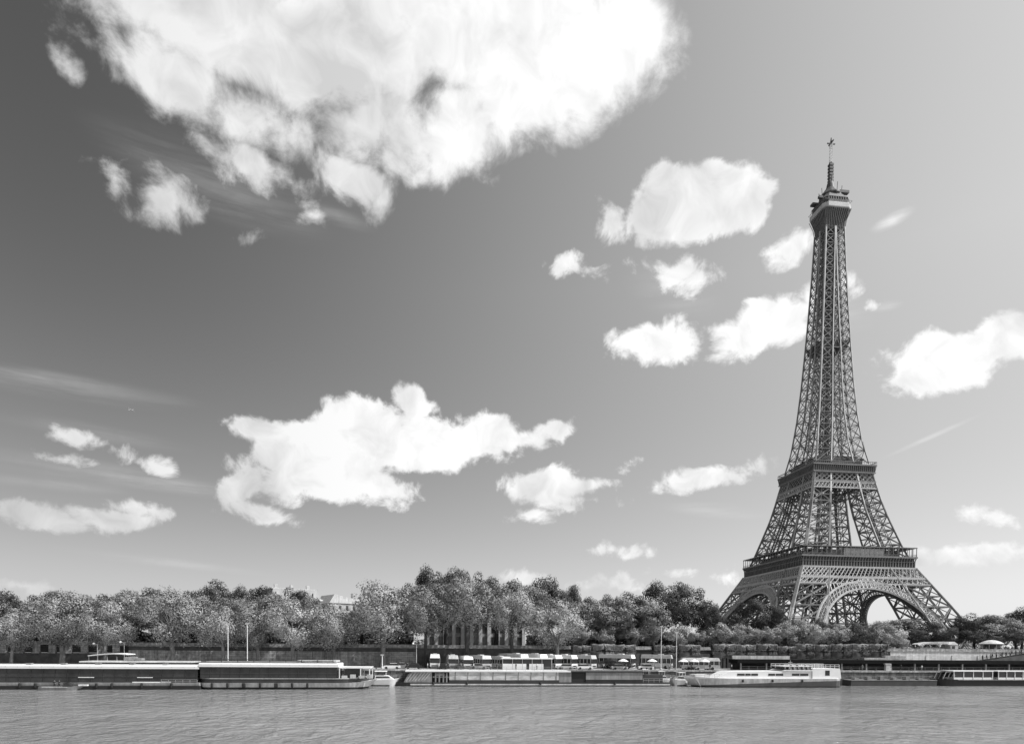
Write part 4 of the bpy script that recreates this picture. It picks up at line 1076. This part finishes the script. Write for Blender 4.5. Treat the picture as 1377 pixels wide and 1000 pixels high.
# white launch moored at the quay between the long boat and the barge
def launch(px0, px1, Y, label, zt=3.4, m=WHITE, flip=False, hb=1.3):
    xa, xb = PX(px0, Y), PX(px1, Y); L = xb - xa
    t = thing('motor_yacht', label, 'boat', (xb if flip else xa, Y + hb, 0), math.pi if flip else 0)
    hull_mb(L, hb, 1.5, L * .45, 1, .7, z0=-.3).build('hull', m, t)
    MB().box(.3, L * .6, -hb * 1.01, hb * 1.01, -.1, .25).build('boot_stripe', BLACK, t)
    MB().prism([(L * .12, 1.5), (L * .72, 1.6), (L * .55, 2.5), (L * .15, 2.6)], -hb * .75, hb * .75).build('cabin', m, t)
    MB().prism([(L * .16, 1.95), (L * .62, 2.0), (L * .56, 2.35), (L * .18, 2.35)], -hb * .78, hb * .78).build('window', GLASS, t)
    mb = MB().box(L * .12, L * .5, -hb * .8, hb * .8, zt, zt + .12)
    for x in (L * .14, L * .48):
        for y in (-hb * .75, hb * .75): mb.beam((x, y, 2.4), (x, y, zt), .07)
    mb.build('canopy', CANVAS, t)
    rails(L * .6, L - .6, -hb * .3, 2.0, .7, .8, .05).build('bow_railing', STEEL, t)
launch(498, 541, 162.8, 'white yacht moored right of the long boat bow, below the white car', 3.5, hb=2.2)
launch(884, 906, 166.2, 'small white yacht behind the stern of the barge', 3.6, hb=1.1)
launch(902, 926, 163.6, 'white yacht between the barge stern and the passenger ship bow', 3.4, flip=True, hb=1.3)
launch(862, 888, 170.6 - 4.2, 'dull white yacht moored beyond the barge stern', 4.0, OFFWHITE, hb=.7)

# ------------------------------------------------------------------ coaches and cars on the quay
def coach_build():
    t = bpy.data.objects.new('coach', None); COL.objects.link(t)
    # front faces -y, 2.7 wide, 12 long, 4.0 tall
    b = MB(); w = 1.32
    pr = [(0, .45), (-.12, 1.5), (-.05, 1.55)]
    b.box(-w, w, 0, 12, .45, 1.55); b.build('body', WHITE, t)
    MB().box(-w + .04, w - .04, .06, 11.95, 1.56, 2.95).build('window_band', GLASS, t)
    r = MB(); r.quad8([(-w, -.05, 2.96), (w, -.05, 2.96), (w, 12, 2.96), (-w, 12, 2.96), (-w + .15, .35, 4.0), (w - .15, .35, 4.0), (w - .15, 11.8, 4.0), (-w + .15, 11.8, 4.0)]); r.build('roof', WHITE, t)
    mb = MB()
    for s in (-1, 1):
        for i in range(8): mb.box(s * w - .03, s * w + .03, .3 + i * 1.6, .42 + i * 1.6, 1.56, 2.95)
    for s in (-1, 1): mb.box(s * w - .04, s * w + .04, .1, 11.9, 1.5, 1.6)
    mb.box(-w, w, .02, .1, 2.9, 2.97).box(-w, w, 11.85, 11.93, 1.5, 1.6)
    mb.build('window_pillar', WHITE, t)
    MB().box(-.95, .95, -.04, 0.0, .62, 1.0).build('grille', DARKPAINT, t)
    for s in (-1, 1):
        MB().lathe((s * .98, -.03, .82), [(.12, -.1), (.14, 0), (.12, .1)], 8).build('headlight', STEEL, t)
        MB().box(s * 1.45 - .12, s * 1.45 + .12, -.35, -.2, 2.2, 2.75).build('mirror', DARKPAINT, t)
        for y in (2.4, 8.6, 9.9): MB().tube((s * .95, y, .5), (s * 1.34, y, .5), .5, .5, 14).build('wheel', BLACK, t)
    MB().box(-.6, .6, 3.5, 5.5, 4.01, 4.25).build('roof_unit', OFFWHITE, t)
    return t
coach0 = coach_build(); first = True
COACH = [(585, 0, 'leftmost white coach parked nose out on the quay'), (610, 2, 'white coach, second from the left in the parked row'), (630, 5, 'white coach, third from the left, beside the dark figure gap'),
         (655, 18, 'white coach turned slightly, left of the snack pavilion'), (682, 24, 'white coach behind the left end of the snack pavilion'), (706, 28, 'white coach behind the middle of the snack pavilion'), (732, 32, 'white coach behind the right end of the snack pavilion'),
         (752, 34, 'angled white coach just right of the snack pavilion'), (773, 40, 'angled white coach, second from the right of the parked row'), (799, 44, 'angled white coach at the right end of the parked row, beside dark bushes')]
def put_coach(px, Y, rz, lab, group):
    global first
    o = coach0 if first else dup(coach0); first = False
    o.location = (PX(px, Y), Y, PORT_Z); o.rotation_euler = (0, 0, R(rz)); tag(o, lab, 'coach', group)
    o.scale = (1, 1 - (int(px) % 5) * .07, (1.0, .88, .95, .82)[int(px * 1.7) % 4])
    if int(px) % 3 == 1:
        for c in o.children:
            if c.name.split('.')[0] in ('body', 'roof'): c.material_slots[0].link = 'OBJECT'; c.material_slots[0].material = OFFWHITE
for px, rz, lab in COACH: put_coach(px, 174.2, rz, lab, 'white coaches parked on the quay')
put_coach(967, 171.5, 80, 'white coach parked side on behind the passenger ship bow', 'white coaches parked on the quay')
put_coach(904, 177, 62, 'white coach seen at an angle behind the shorter bare mast', 'white coaches parked on the quay')
put_coach(852, 176, 48, 'lone white coach between the bushes and the taller bare mast', 'white coaches parked on the quay')
def car(px, Y, rz, m, label, group='cars parked on the quay'):
    t = thing('car', label, 'car', (PX(px, Y), Y, PORT_Z), R(rz), group)
    b = MB().prism([(-2.2, .35), (-2.15, .85), (-1.2, .95), (1.3, .95), (2.1, .8), (2.2, .35)], -.85, .85); b.build('body', m, t)
    MB().prism([(-1.75, .95), (-1.3, 1.42), (.55, 1.45), (1.25, .96)], -.72, .72).build('window_glass', GLASS, t)
    MB().prism([(-1.25, 1.45), (-1.2, 1.5), (.45, 1.52), (.55, 1.46)], -.7, .7).build('roof', m, t)
    for x in (-1.35, 1.4):
        for y in (-.8, .8): MB().tube((x, y - .1, .33), (x, y + .1, .33), .33, .33, 12).build('wheel', BLACK, t)
    for y in (-.6, .6): MB().box(2.12, 2.21, y - .15, y + .15, .6, .75).build('headlight', STEEL, t)
car(527, 170.8, 180, WHITE, 'white car parked on the quay edge right of the long boat')
car(556, 172.0, 180, BLACK, 'black car parked left of the first coach')
car(541, 176.5, 90, MIDPAINT, 'grey car nose out behind the white car')
car(597, 172.5, 80, BLACK, 'black car between the first and second coach')
car(619, 172.0, 95, DARKPAINT, 'dark car between the second and third coach')
car(643, 171.6, 5, MIDPAINT, 'grey car in front of the slightly turned coach')
car(760, 171.5, 175, OFFWHITE, 'pale car in front of the angled coaches, left one')
car(786, 171.5, 0, WHITE, 'white car in front of the angled coaches, right one')
car(833, 171.5, 0, OFFWHITE, 'pale car behind the grey barge wall near the bushes')
car(868, 171.8, 180, WHITE, 'white car behind the barge stern house')
car(944, 172.0, 180, WHITE, 'white car left of the side on coach')
car(926, 173.0, 150, BLACK, 'black car behind the ship bow')

# snack pavilion
Y = 171.0; xa, xb = PX(676, Y), PX(742, Y); L = xb - xa
t = thing('snack_pavilion', 'long low pavilion with white flat roof and white panels below dark openings', 'pavilion', (xa, Y, PORT_Z))
MB().box(-.3, L + .3, -.3, 3.4, 2.75, 3.05).build('roof', WHITE, t)
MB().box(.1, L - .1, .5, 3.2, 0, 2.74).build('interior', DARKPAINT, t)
MB().box(0, L * .48, -.05, .1, 0, 1.5).build('panel', WHITE, t); MB().box(L * .54, L * .83, -.05, .1, 0, 1.5).build('panel', WHITE, t)
for i in range(6): MB().beam((L * i / 5, 0, 0), (L * i / 5, 0, 2.75), .14).build('post', OFFWHITE, t)
# parasol tables along the quay edge
def parasol_build():
    t = bpy.data.objects.new('parasol', None); COL.objects.link(t)
    MB().lathe((0, 0, 0), [(1.45, 2.25), (1.4, 2.35), (.7, 2.75), (.05, 3.0)], 8).build('canopy', CANVAS, t)
    MB().tube((0, 0, 0), (0, 0, 2.95), .04).build('pole', STEEL, t)
    return t
pr0 = parasol_build(); PS = [(838, 'left of the pair beside the barge stern'), (877, 'directly left of the taller bare mast'), (919, 'between the shorter bare mast and the coach'), (934, 'left of the white car near the ship bow'), (948, 'nearest the side on coach')]
for i, (px, lab) in enumerate(PS):
    o = pr0 if i == 0 else dup(pr0)
    o.location = (PX(px, 170.4), 170.4, PORT_Z); tag(o, 'white parasol on the quay, ' + lab, 'parasol', 'white parasols on the quay')
# site fence and long covered walkway
x0, x1 = PX(985, 178), PX(1062, 178)
t = thing('site_fence', 'pale flat panel fence behind the passenger ship, below the clipped trees', 'fence', (x0, 178, PORT_Z))
n = 7
for i in range(n): MB().box((x1 - x0) * i / n + .03, (x1 - x0) * (i + 1) / n - .03, 0, .08, 1.0, 3.9).build('panel', OFFWHITE, t)
for i in range(n + 1): MB().beam(((x1 - x0) * i / n, .12, 0), ((x1 - x0) * i / n, .12, 3.9), .1).build('post', STEEL, t)
x0, x1 = PX(992, 171), PX(1640, 171); L = x1 - x0
t = thing('covered_walkway', 'long dark flat roofed landing stage running from the ship to the right edge', 'canopy', (x0, 171, PORT_Z))
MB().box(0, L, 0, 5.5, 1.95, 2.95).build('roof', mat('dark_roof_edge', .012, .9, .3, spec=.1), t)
MB().box(.5, L, 5.0, 5.3, 0, 1.94).build('back_wall', mat('shaded_backing', .05, .9, .5, .4), t)  # back wall near black, shade under the roof put into its colour
i = 0
while 1 + i * 7.5 < L: MB().box(1 + i * 7.5, 1.35 + i * 7.5, .3, .65, 0, 1.94).build('post', OFFWHITE if i == 6 else MIDPAINT, t); i += 1
rails(1, L - 1, .4, 0, 1.0, 2.5, .07).build('railing', MIDPAINT, t)
x0, x1 = PX(1160, 174), PX(1206, 174)
tag(MB().box(x0, x1, 173.2, 174.6, PORT_Z + 2.96, PORT_Z + 3.55).box(x1 - 4, x1 + 2.4, 173.4, 175, PORT_Z + 2.97, PORT_Z + 4.2).build('roof_housing', PALE_STONE), 'low pale stepped housing on top of the dark walkway roof, below the pillar', 'roof box')
tag(MB().box(PX(1192, 169.2), PX(1197.5, 169.2), 169.2, 169.9, PORT_Z, PORT_Z + 1.8).box(PX(1191, 169.2), PX(1198.5, 169.2), 169.1, 170.0, PORT_Z + 1.8, PORT_Z + 2.05).build('ticket_post', OFFWHITE), 'short pale post on the quay between ship and right edge boat', 'post')
bol = MB().lathe((0, 0, 0), [(.18, 0), (.15, .35), (.26, .45), (.22, .58), (.05, .62)], 10).mesh('mooring_bollard', DARKPAINT)
for i, (px, lab) in enumerate(((506, 'left of the white car'), (548, 'below the black car'), (660, 'left of the snack pavilion'), (756, 'right of the snack pavilion'), (870, 'behind the barge stern'), (922, 'beside the ship bow'), (1146, 'just right of the ship stern'), (1178, 'left of the short pale post'), (1226, 'right of the short pale post'), (1268, 'behind the bow of the right edge boat'))):
    o = bpy.data.objects.new('mooring_bollard', bol); COL.objects.link(o); o.location = (PX(px, 169), 169.0, PORT_Z + .06)
    tag(o, 'small dark mooring bollard on the quay edge ' + lab, 'bollard', 'mooring bollards on the quay')
# light masts
def mast(px, top, bot, Y, label, r=.10, name='light_mast'):
    a = P(px, top, Y); b0 = zg(Y) if bot is None else P(px, bot, Y).z
    t = thing(name, label, 'mast', (a.x, Y, b0))
    h = a.z - b0
    MB().tube((0, 0, 0), (0, 0, h), r * 1.3, r * .8, 8).build('pole', WHITE, t)
    MB().box(-.45, .45, -.12, .12, h - .15, h + .12).build('lamp_head', OFFWHITE, t)
    MB().lathe((0, 0, 0), [(.4, 0), (.4, .3), (.2, .5)], 10).build('base', STEEL, t)
mast(306.5, 838, None, 171, 'tall white light mast on the quay, left one of two above the long boat')
mast(332.5, 838, None, 171, 'tall white light mast on the quay, right one of two above the long boat')
mast(889.5, 842, None, 170.5, 'taller bare white mast behind the barge stern', .09)
mast(910, 850, None, 170, 'shorter bare white mast left of the passenger ship', .08)
mast(514, 880, None, 170, 'short white post beside the white car', .12, 'post')
def lamp(px, top, Y, label):
    a = P(px, top, Y); z0 = zg(Y); h = a.z - z0
    t = thing('street_lamp', label, 'lamp', (a.x, Y, z0))
    MB().tube((0, 0, 0), (0, 0, h), .1, .06, 8).build('pole', STEEL, t)
    MB().beam((0, 0, h), (-.8, 0, h + .25), .08).build('arm', STEEL, t)
    MB().lathe((-.9, 0, h + .12), [(.08, -.15), (.3, 0), (.25, .25), (.08, .38)], 10).build('globe', WHITE, t)
lamp(167, 864, 178, 'white globe street lamp above the boat roofs, left of the masts')
lamp(131, 866, 180, 'thin street lamp left of the white globe lamp, half hidden by leaves')
lamp(560, 866, 176, 'thin pale street lamp above the black car')
# arched white canopy behind the left boats
xa, xb = PX(118, 172), PX(170, 172); L = xb - xa
t = thing('tent', 'low arched white canopy on the quay below the globe lamp', 'tent', (xa, 172, PORT_Z))
mb = MB(); n = 12
for i in range(n):
    a0, a1 = i / n, (i + 1) / n; f = lambda a: 2.9 + .7 * math.sin(a * 2.0 + .25) if True else 0
    mb.quad8([(a0 * L, 0, f(a0) - .22), (a1 * L, 0, f(a1) - .22), (a1 * L, 5, f(a1) - .22), (a0 * L, 5, f(a0) - .22), (a0 * L, 0, f(a0)), (a1 * L, 0, f(a1)), (a1 * L, 5, f(a1)), (a0 * L, 5, f(a0))])
mb.build('canopy', CANVAS, t)
for i in range(5): MB().beam((L * i / 4 + (.1 if i == 0 else -.1), .3, 0), (L * i / 4 + (.1 if i == 0 else -.1), .3, 2.8), .12).build('post', STEEL, t)
# street furniture above the wall
def kiosk(px, Y, w, h, label, m=DARKPAINT, m2=OFFWHITE):
    x = PX(px, Y); t = thing('kiosk', label, 'kiosk', (x, Y, zg(Y)))
    MB().box(-w / 2, w / 2, 0, 2.5, 0, h).build('body', m, t)
    MB().box(-w / 2 - .2, w / 2 + .2, -.3, 2.7, h, h + .25).build('roof', m2, t)
    MB().box(-w / 2 + .3, -w / 2 + .9, -.06, 0, .6, h - .3).build('panel', PALE_STONE, t)
kiosk(454, 190, 3.6, 3.4, 'dark grey kiosk on the upper street below the distant building', MIDPAINT, MIDPAINT)
kiosk(497, 191, 1.8, 2.2, 'tiny pale topped kiosk on the upper street right of the dark grey kiosk')
# right: marquee, box kiosk, round kiosk
xa, xb = PX(1240, 193), PX(1276, 193); L = xb - xa
t = thing('marquee', 'white low pitched marquee above the pale wall', 'tent', (xa, 193, STREET_Z))
MB().prism([(-.6, 2.4), (L, 2.5), (L, 3.3), (L * .4, 3.15), (.2, 2.7)], 0, 4).build('canopy', OFFWHITE, t)
for i in range(4): MB().beam((L * i / 3 + (.1 if i == 0 else -.1), .2, 0), (L * i / 3 + (.1 if i == 0 else -.1), .2, 2.5), .1).build('post', STEEL, t)
MB().box(.4, L - .4, 1.5, 3.6, 0, 1.4).build('counter', OFFWHITE, t)
x = PX(1283, 192)
t = thing('kiosk', 'small pale kiosk with a peaked roof right of the white marquee', 'kiosk', (x, 192, STREET_Z))
MB().box(-1.3, 1.3, 0, 2.4, 0, 2.3).build('body', OFFWHITE, t); MB().prism([(-1.5, 2.3), (1.5, 2.3), (0, 3.3)], -.1, 2.5).build('roof', CANVAS, t); MB().box(-.8, .2, -.05, 0, .9, 1.9).build('window', GLASS, t)
x = PX(1333, 196)
t = thing('carousel', 'round kiosk with shallow white dome roof above the pale wall', 'kiosk', (x, 196, STREET_Z))
MB().lathe((0, 0, 0), [(3.4, 2.55), (3.5, 2.8), (2.4, 3.5), (1.0, 3.95), (.1, 4.05)], 20).build('roof', OFFWHITE, t)
MB().lathe((0, 0, 0), [(2.5, 0), (2.5, 2.54)], 16).build('core', DARKPAINT, t)
for i in range(10): q = i * .628; MB().beam((3.2 * math.cos(q), 3.2 * math.sin(q), 0), (3.2 * math.cos(q), 3.2 * math.sin(q), 2.6), .12).build('post', OFFWHITE, t)
# stairs with a crowd
Ys = 186.6
A = P(1318, 884, Ys); B = P(1392, 860.5, Ys); n = 22
t = thing('stair_flight', 'stone staircase rising to the right along the pale wall', 'stairs', (A.x, Ys, PORT_Z))
mb = MB(); dx = (B.x - A.x) / n; za, zb = A.z - PORT_Z - .9, STREET_Z - PORT_Z
for i in range(n): mb.box(i * dx, (i + 1) * dx + (30 if i == n - 1 else 0), -1.4, 1.1, 0, za + (zb - za) * (i + 1) / n)
mb.build('steps', DARK_STONE, t)
mb = MB(); mb.beam((0, -1.3, za + 1), (n * dx, -1.3, zb + 1), .08)
for i in range(0, n + 1, 3): mb.beam((i * dx, -1.3, za + (zb - za) * i / n), (i * dx, -1.3, za + (zb - za) * i / n + 1), .06)
mb.build('handrail', DARKPAINT, t)
JK = ['in dark clothes', 'in a pale jacket', 'in a grey jacket']
for i in range(17):
    q = (i + .5) / 17; k = min(n - 1, int(q * n)); top = (i * 5) % 3; pose = i % 2
    person(A.x + q * n * dx, Ys - .3 - (i % 3) * .3, PORT_Z + za + (zb - za) * (k + 1) / n, 1.57 if i % 3 else -1.57,
           'person %s on the stairs, %s from the bottom' % (JK[top], ORD[i]), pose, 'people on the stairs', top, i % 2)
for i in range(7):
    top = (i * 2) % 3
    person(PX(1290 + i * 9 + (i % 2) * 3, W_Y + 1.5), W_Y + 1.5, STREET_Z, .5 * i, 'person %s behind the pale wall parapet, %s from the left' % (JK[top], ORD[i]), 0, 'people along the pale wall', top, i % 2)
# people on the port
for i, (px, lab) in enumerate(((603, 'beside the second coach'), (637, 'between the third and fourth coach'), (668, 'left of the snack pavilion'), (746, 'right of the snack pavilion'), (812, 'right of the last angled coach'), (930, 'near the parasols by the ship bow'))):
    person(PX(px, 170.2), 170.2, PORT_Z, i * 1.1, 'person standing on the quay edge %s' % lab, i % 2, 'people on the quay edge', i % 3, 0)

for i, (px, lab) in enumerate(((548, 'between the two dark cars'), (575, 'left of the first coach'), (620, 'beside the third coach'), (694, 'in front of the snack pavilion, left half'), (722, 'in front of the snack pavilion, right half'), (842, 'under the parasol left of the taller mast'), (858, 'left of the taller bare mast'), (881, 'right of the taller bare mast'), (900, 'left of the shorter bare mast'), (955, 'in front of the side on coach, left one'), (984, 'in front of the side on coach, right one'), (1160, 'under the dark walkway right of the ship'), (1212, 'under the dark walkway right of the short pale post'), (1240, 'under the dark walkway left of the right edge boat'))):
    person(PX(px, 169.9), 169.9, PORT_Z, i * 1.7, 'person walking on the quay %s' % lab, (i + 1) % 2, 'people walking on the quay', i % 3, i % 2)
for i, (px, lab) in enumerate(((1064, 'left end'), (1072, 'left middle'), (1083, 'right middle'), (1090, 'right end'))):
    person(PX(px, 158.6), 158.6, 4.52, 2.0 + i, 'passenger standing on the sun deck of the white ship, %s' % lab, 0, 'passengers on the ship', (i + 1) % 3, i % 2)
# ------------------------------------------------------------------ buildings behind the trees
def palace():
    Y = 206; xa, xb = PX(572, Y), PX(706, Y); L = xb - xa
    z0 = zg(Y); h = P(640, 836, Y).z - z0
    t = thing('pale_building', 'white columned building glimpsed between the tree trunks behind the coaches', 'building', (xa, Y, z0))
    MB().box(0, L, 0, 12, -1, h).build('wall', PALE_STONE, t)
    MB().box(-.3, L + .3, -.4, 12.3, h, h + .7).build('cornice', PALE_STONE, t)
    n = 11
    for i in range(n + 1): x = (L - 1) * i / n; MB().box(x, x + 1.0, -.35, -.003, -1, h - .01).build('pilaster', WHITE, t)
    for i in range(n):
        x = (L - 1) * (i + .5) / n
        for r_ in range(2):
            w = MB().box(x - .1, x + 1.2, -.06, -.002, .8 + r_ * 4, 3.6 + r_ * 4).build('window', GLASS, t)
palace()
def haussmann():
    Y = 300; a = P(432, 789, Y)
    z0 = zg(Y); h = a.z - z0
    t = thing('apartment_building', 'distant pale apartment block with mansard roof rising over the trees', 'building', (a.x, Y, z0), R(28))
    W, D = 22, 20
    MB().box(-W, 0, 0, D, 0, h - 6.2).build('wall', PALE_STONE, t)
    MB().box(-W - .5, .5, -.5, D + .5, h - 6.2, h - 5.6).build('cornice', WHITE, t)
    r = MB(); r.quad8([(-W, 0, h - 5.59), (0, 0, h - 5.59), (0, D, h - 5.59), (-W, D, h - 5.59), (-W + 1.6, 1.6, h - 1.5), (-1.6, 1.6, h - 1.5), (-1.6, D - 1.6, h - 1.5), (-W + 1.6, D - 1.6, h - 1.5)])
    rf = r.build('roof', ZINC, t)
    MB().box(-W + 1, -1, 2, D - 2, h - 1.49, h - 1.1).build('ridge', OFFWHITE, rf)
    for x in (-W + 3, -W * .55, -5): MB().box(x, x + 1.3, 5, 6.0, h - 1.09, h + .7).build('chimney', PALE_STONE, rf)
    for f in range(8):
        for i in range(6):
            x = -W + 1.6 + i * 3.6; z = 1.2 + f * (h - 8) / 8
            MB().box(x, x + 1.3, -.05, -.002, z, z + 2.0).build('window', GLASS, t)
        for i in range(5):
            y = 1.6 + i * 3.6; MB().box(.002, .05, y, y + 1.3, 1.2 + f * (h - 8) / 8, 3.2 + f * (h - 8) / 8).build('window', GLASS, t)
    for i in range(5): MB().box(-W + 2.4 + i * 4, -W + 4 + i * 4, -.2, 1.4, h - 5.4, h - 2.9).build('dormer', OFFWHITE, t)
haussmann()
def second_block():
    Y = 310; a = P(474, 800, Y); z0 = zg(Y); h = a.z - z0
    t = thing('apartment_building', 'lower distant building with white sloping roof right of the mansard block', 'building', (a.x, Y, z0), R(32))
    MB().box(-11, 10, 0, 14, 0, h - 4).build('wall', PALE_STONE, t)
    MB().prism([(-11.4, h - 4), (10.4, h - 4), (9, h - 3.0), (-9, h)], -.4, 14.4).build('roof', OFFWHITE, t)
    for i in range(6): MB().box(-10 + i * 3.4, -8.8 + i * 3.4, -.05, -.002, h - 7, h - 5).build('window', GLASS, t)
    MB().box(2, 4, 4, 6, h - 3, h + 1.2).build('chimney', PALE_STONE, t)
second_block()
# far tree belt beyond everything, closing the horizon
def far_wood():
    r = np.random.default_rng(3); mb = MB()
    n = 16000
    x = r.uniform(-1200, 1900, n); y = 520 + r.uniform(-25, 25, n)
    prof = 9 + 3.0 * np.sin(x * .045) + 1.6 * np.sin(x * .13 + 1) + 1.2 * np.sin(x * .31)
    z = 6 + prof * r.uniform(0, 1, n) ** .6
    p = np.stack([x, y, z], 1); nn = r.normal(size=(n, 3)); nn /= np.linalg.norm(nn, axis=1)[:, None]
    t = np.cross(nn, r.normal(size=(n, 3))); t /= np.linalg.norm(t, axis=1)[:, None]; b = np.cross(nn, t); L = 1.5
    vs = np.stack([p - t * L, p + b * L * .8, p + t * L, p - b * L * .8], axis=1).reshape(-1, 3)
    me = bpy.data.meshes.new('far_wood'); me.from_pydata(vs.tolist(), [], [(4 * i, 4 * i + 1, 4 * i + 2, 4 * i + 3) for i in range(n)])
    me.materials.append(LEAF['mid'])
    o = bpy.data.objects.new('far_wood', me); COL.objects.link(o)
    tag(o, 'far off belt of woodland closing the park behind the tower', kind='stuff')
far_wood()
# small aircraft high on the left
a = P(176, 551, 700)
t = thing('aircraft', 'tiny aircraft in the clear sky on the left', 'aircraft', (a.x, 700, a.z), R(-10))
MB().tube((-2.5, 0, 0), (2.2, 0, .1), .45, .3).tube((2.2, 0, .1), (3.4, 0, .3), .3, .08).build('fuselage', WHITE, t)
MB().quad8([(-.6, -5, .3), (.7, -5, .3), (.7, 5, .3), (-.6, 5, .3), (-.5, -5, .42), (.6, -5, .42), (.6, 5, .42), (-.5, 5, .42)]).build('wing', WHITE, t)
MB().prism([(2.5, .2), (3.4, .25), (3.7, 1.4), (3.2, 1.4)], -.06, .06).build('tail_fin', MIDPAINT, t)
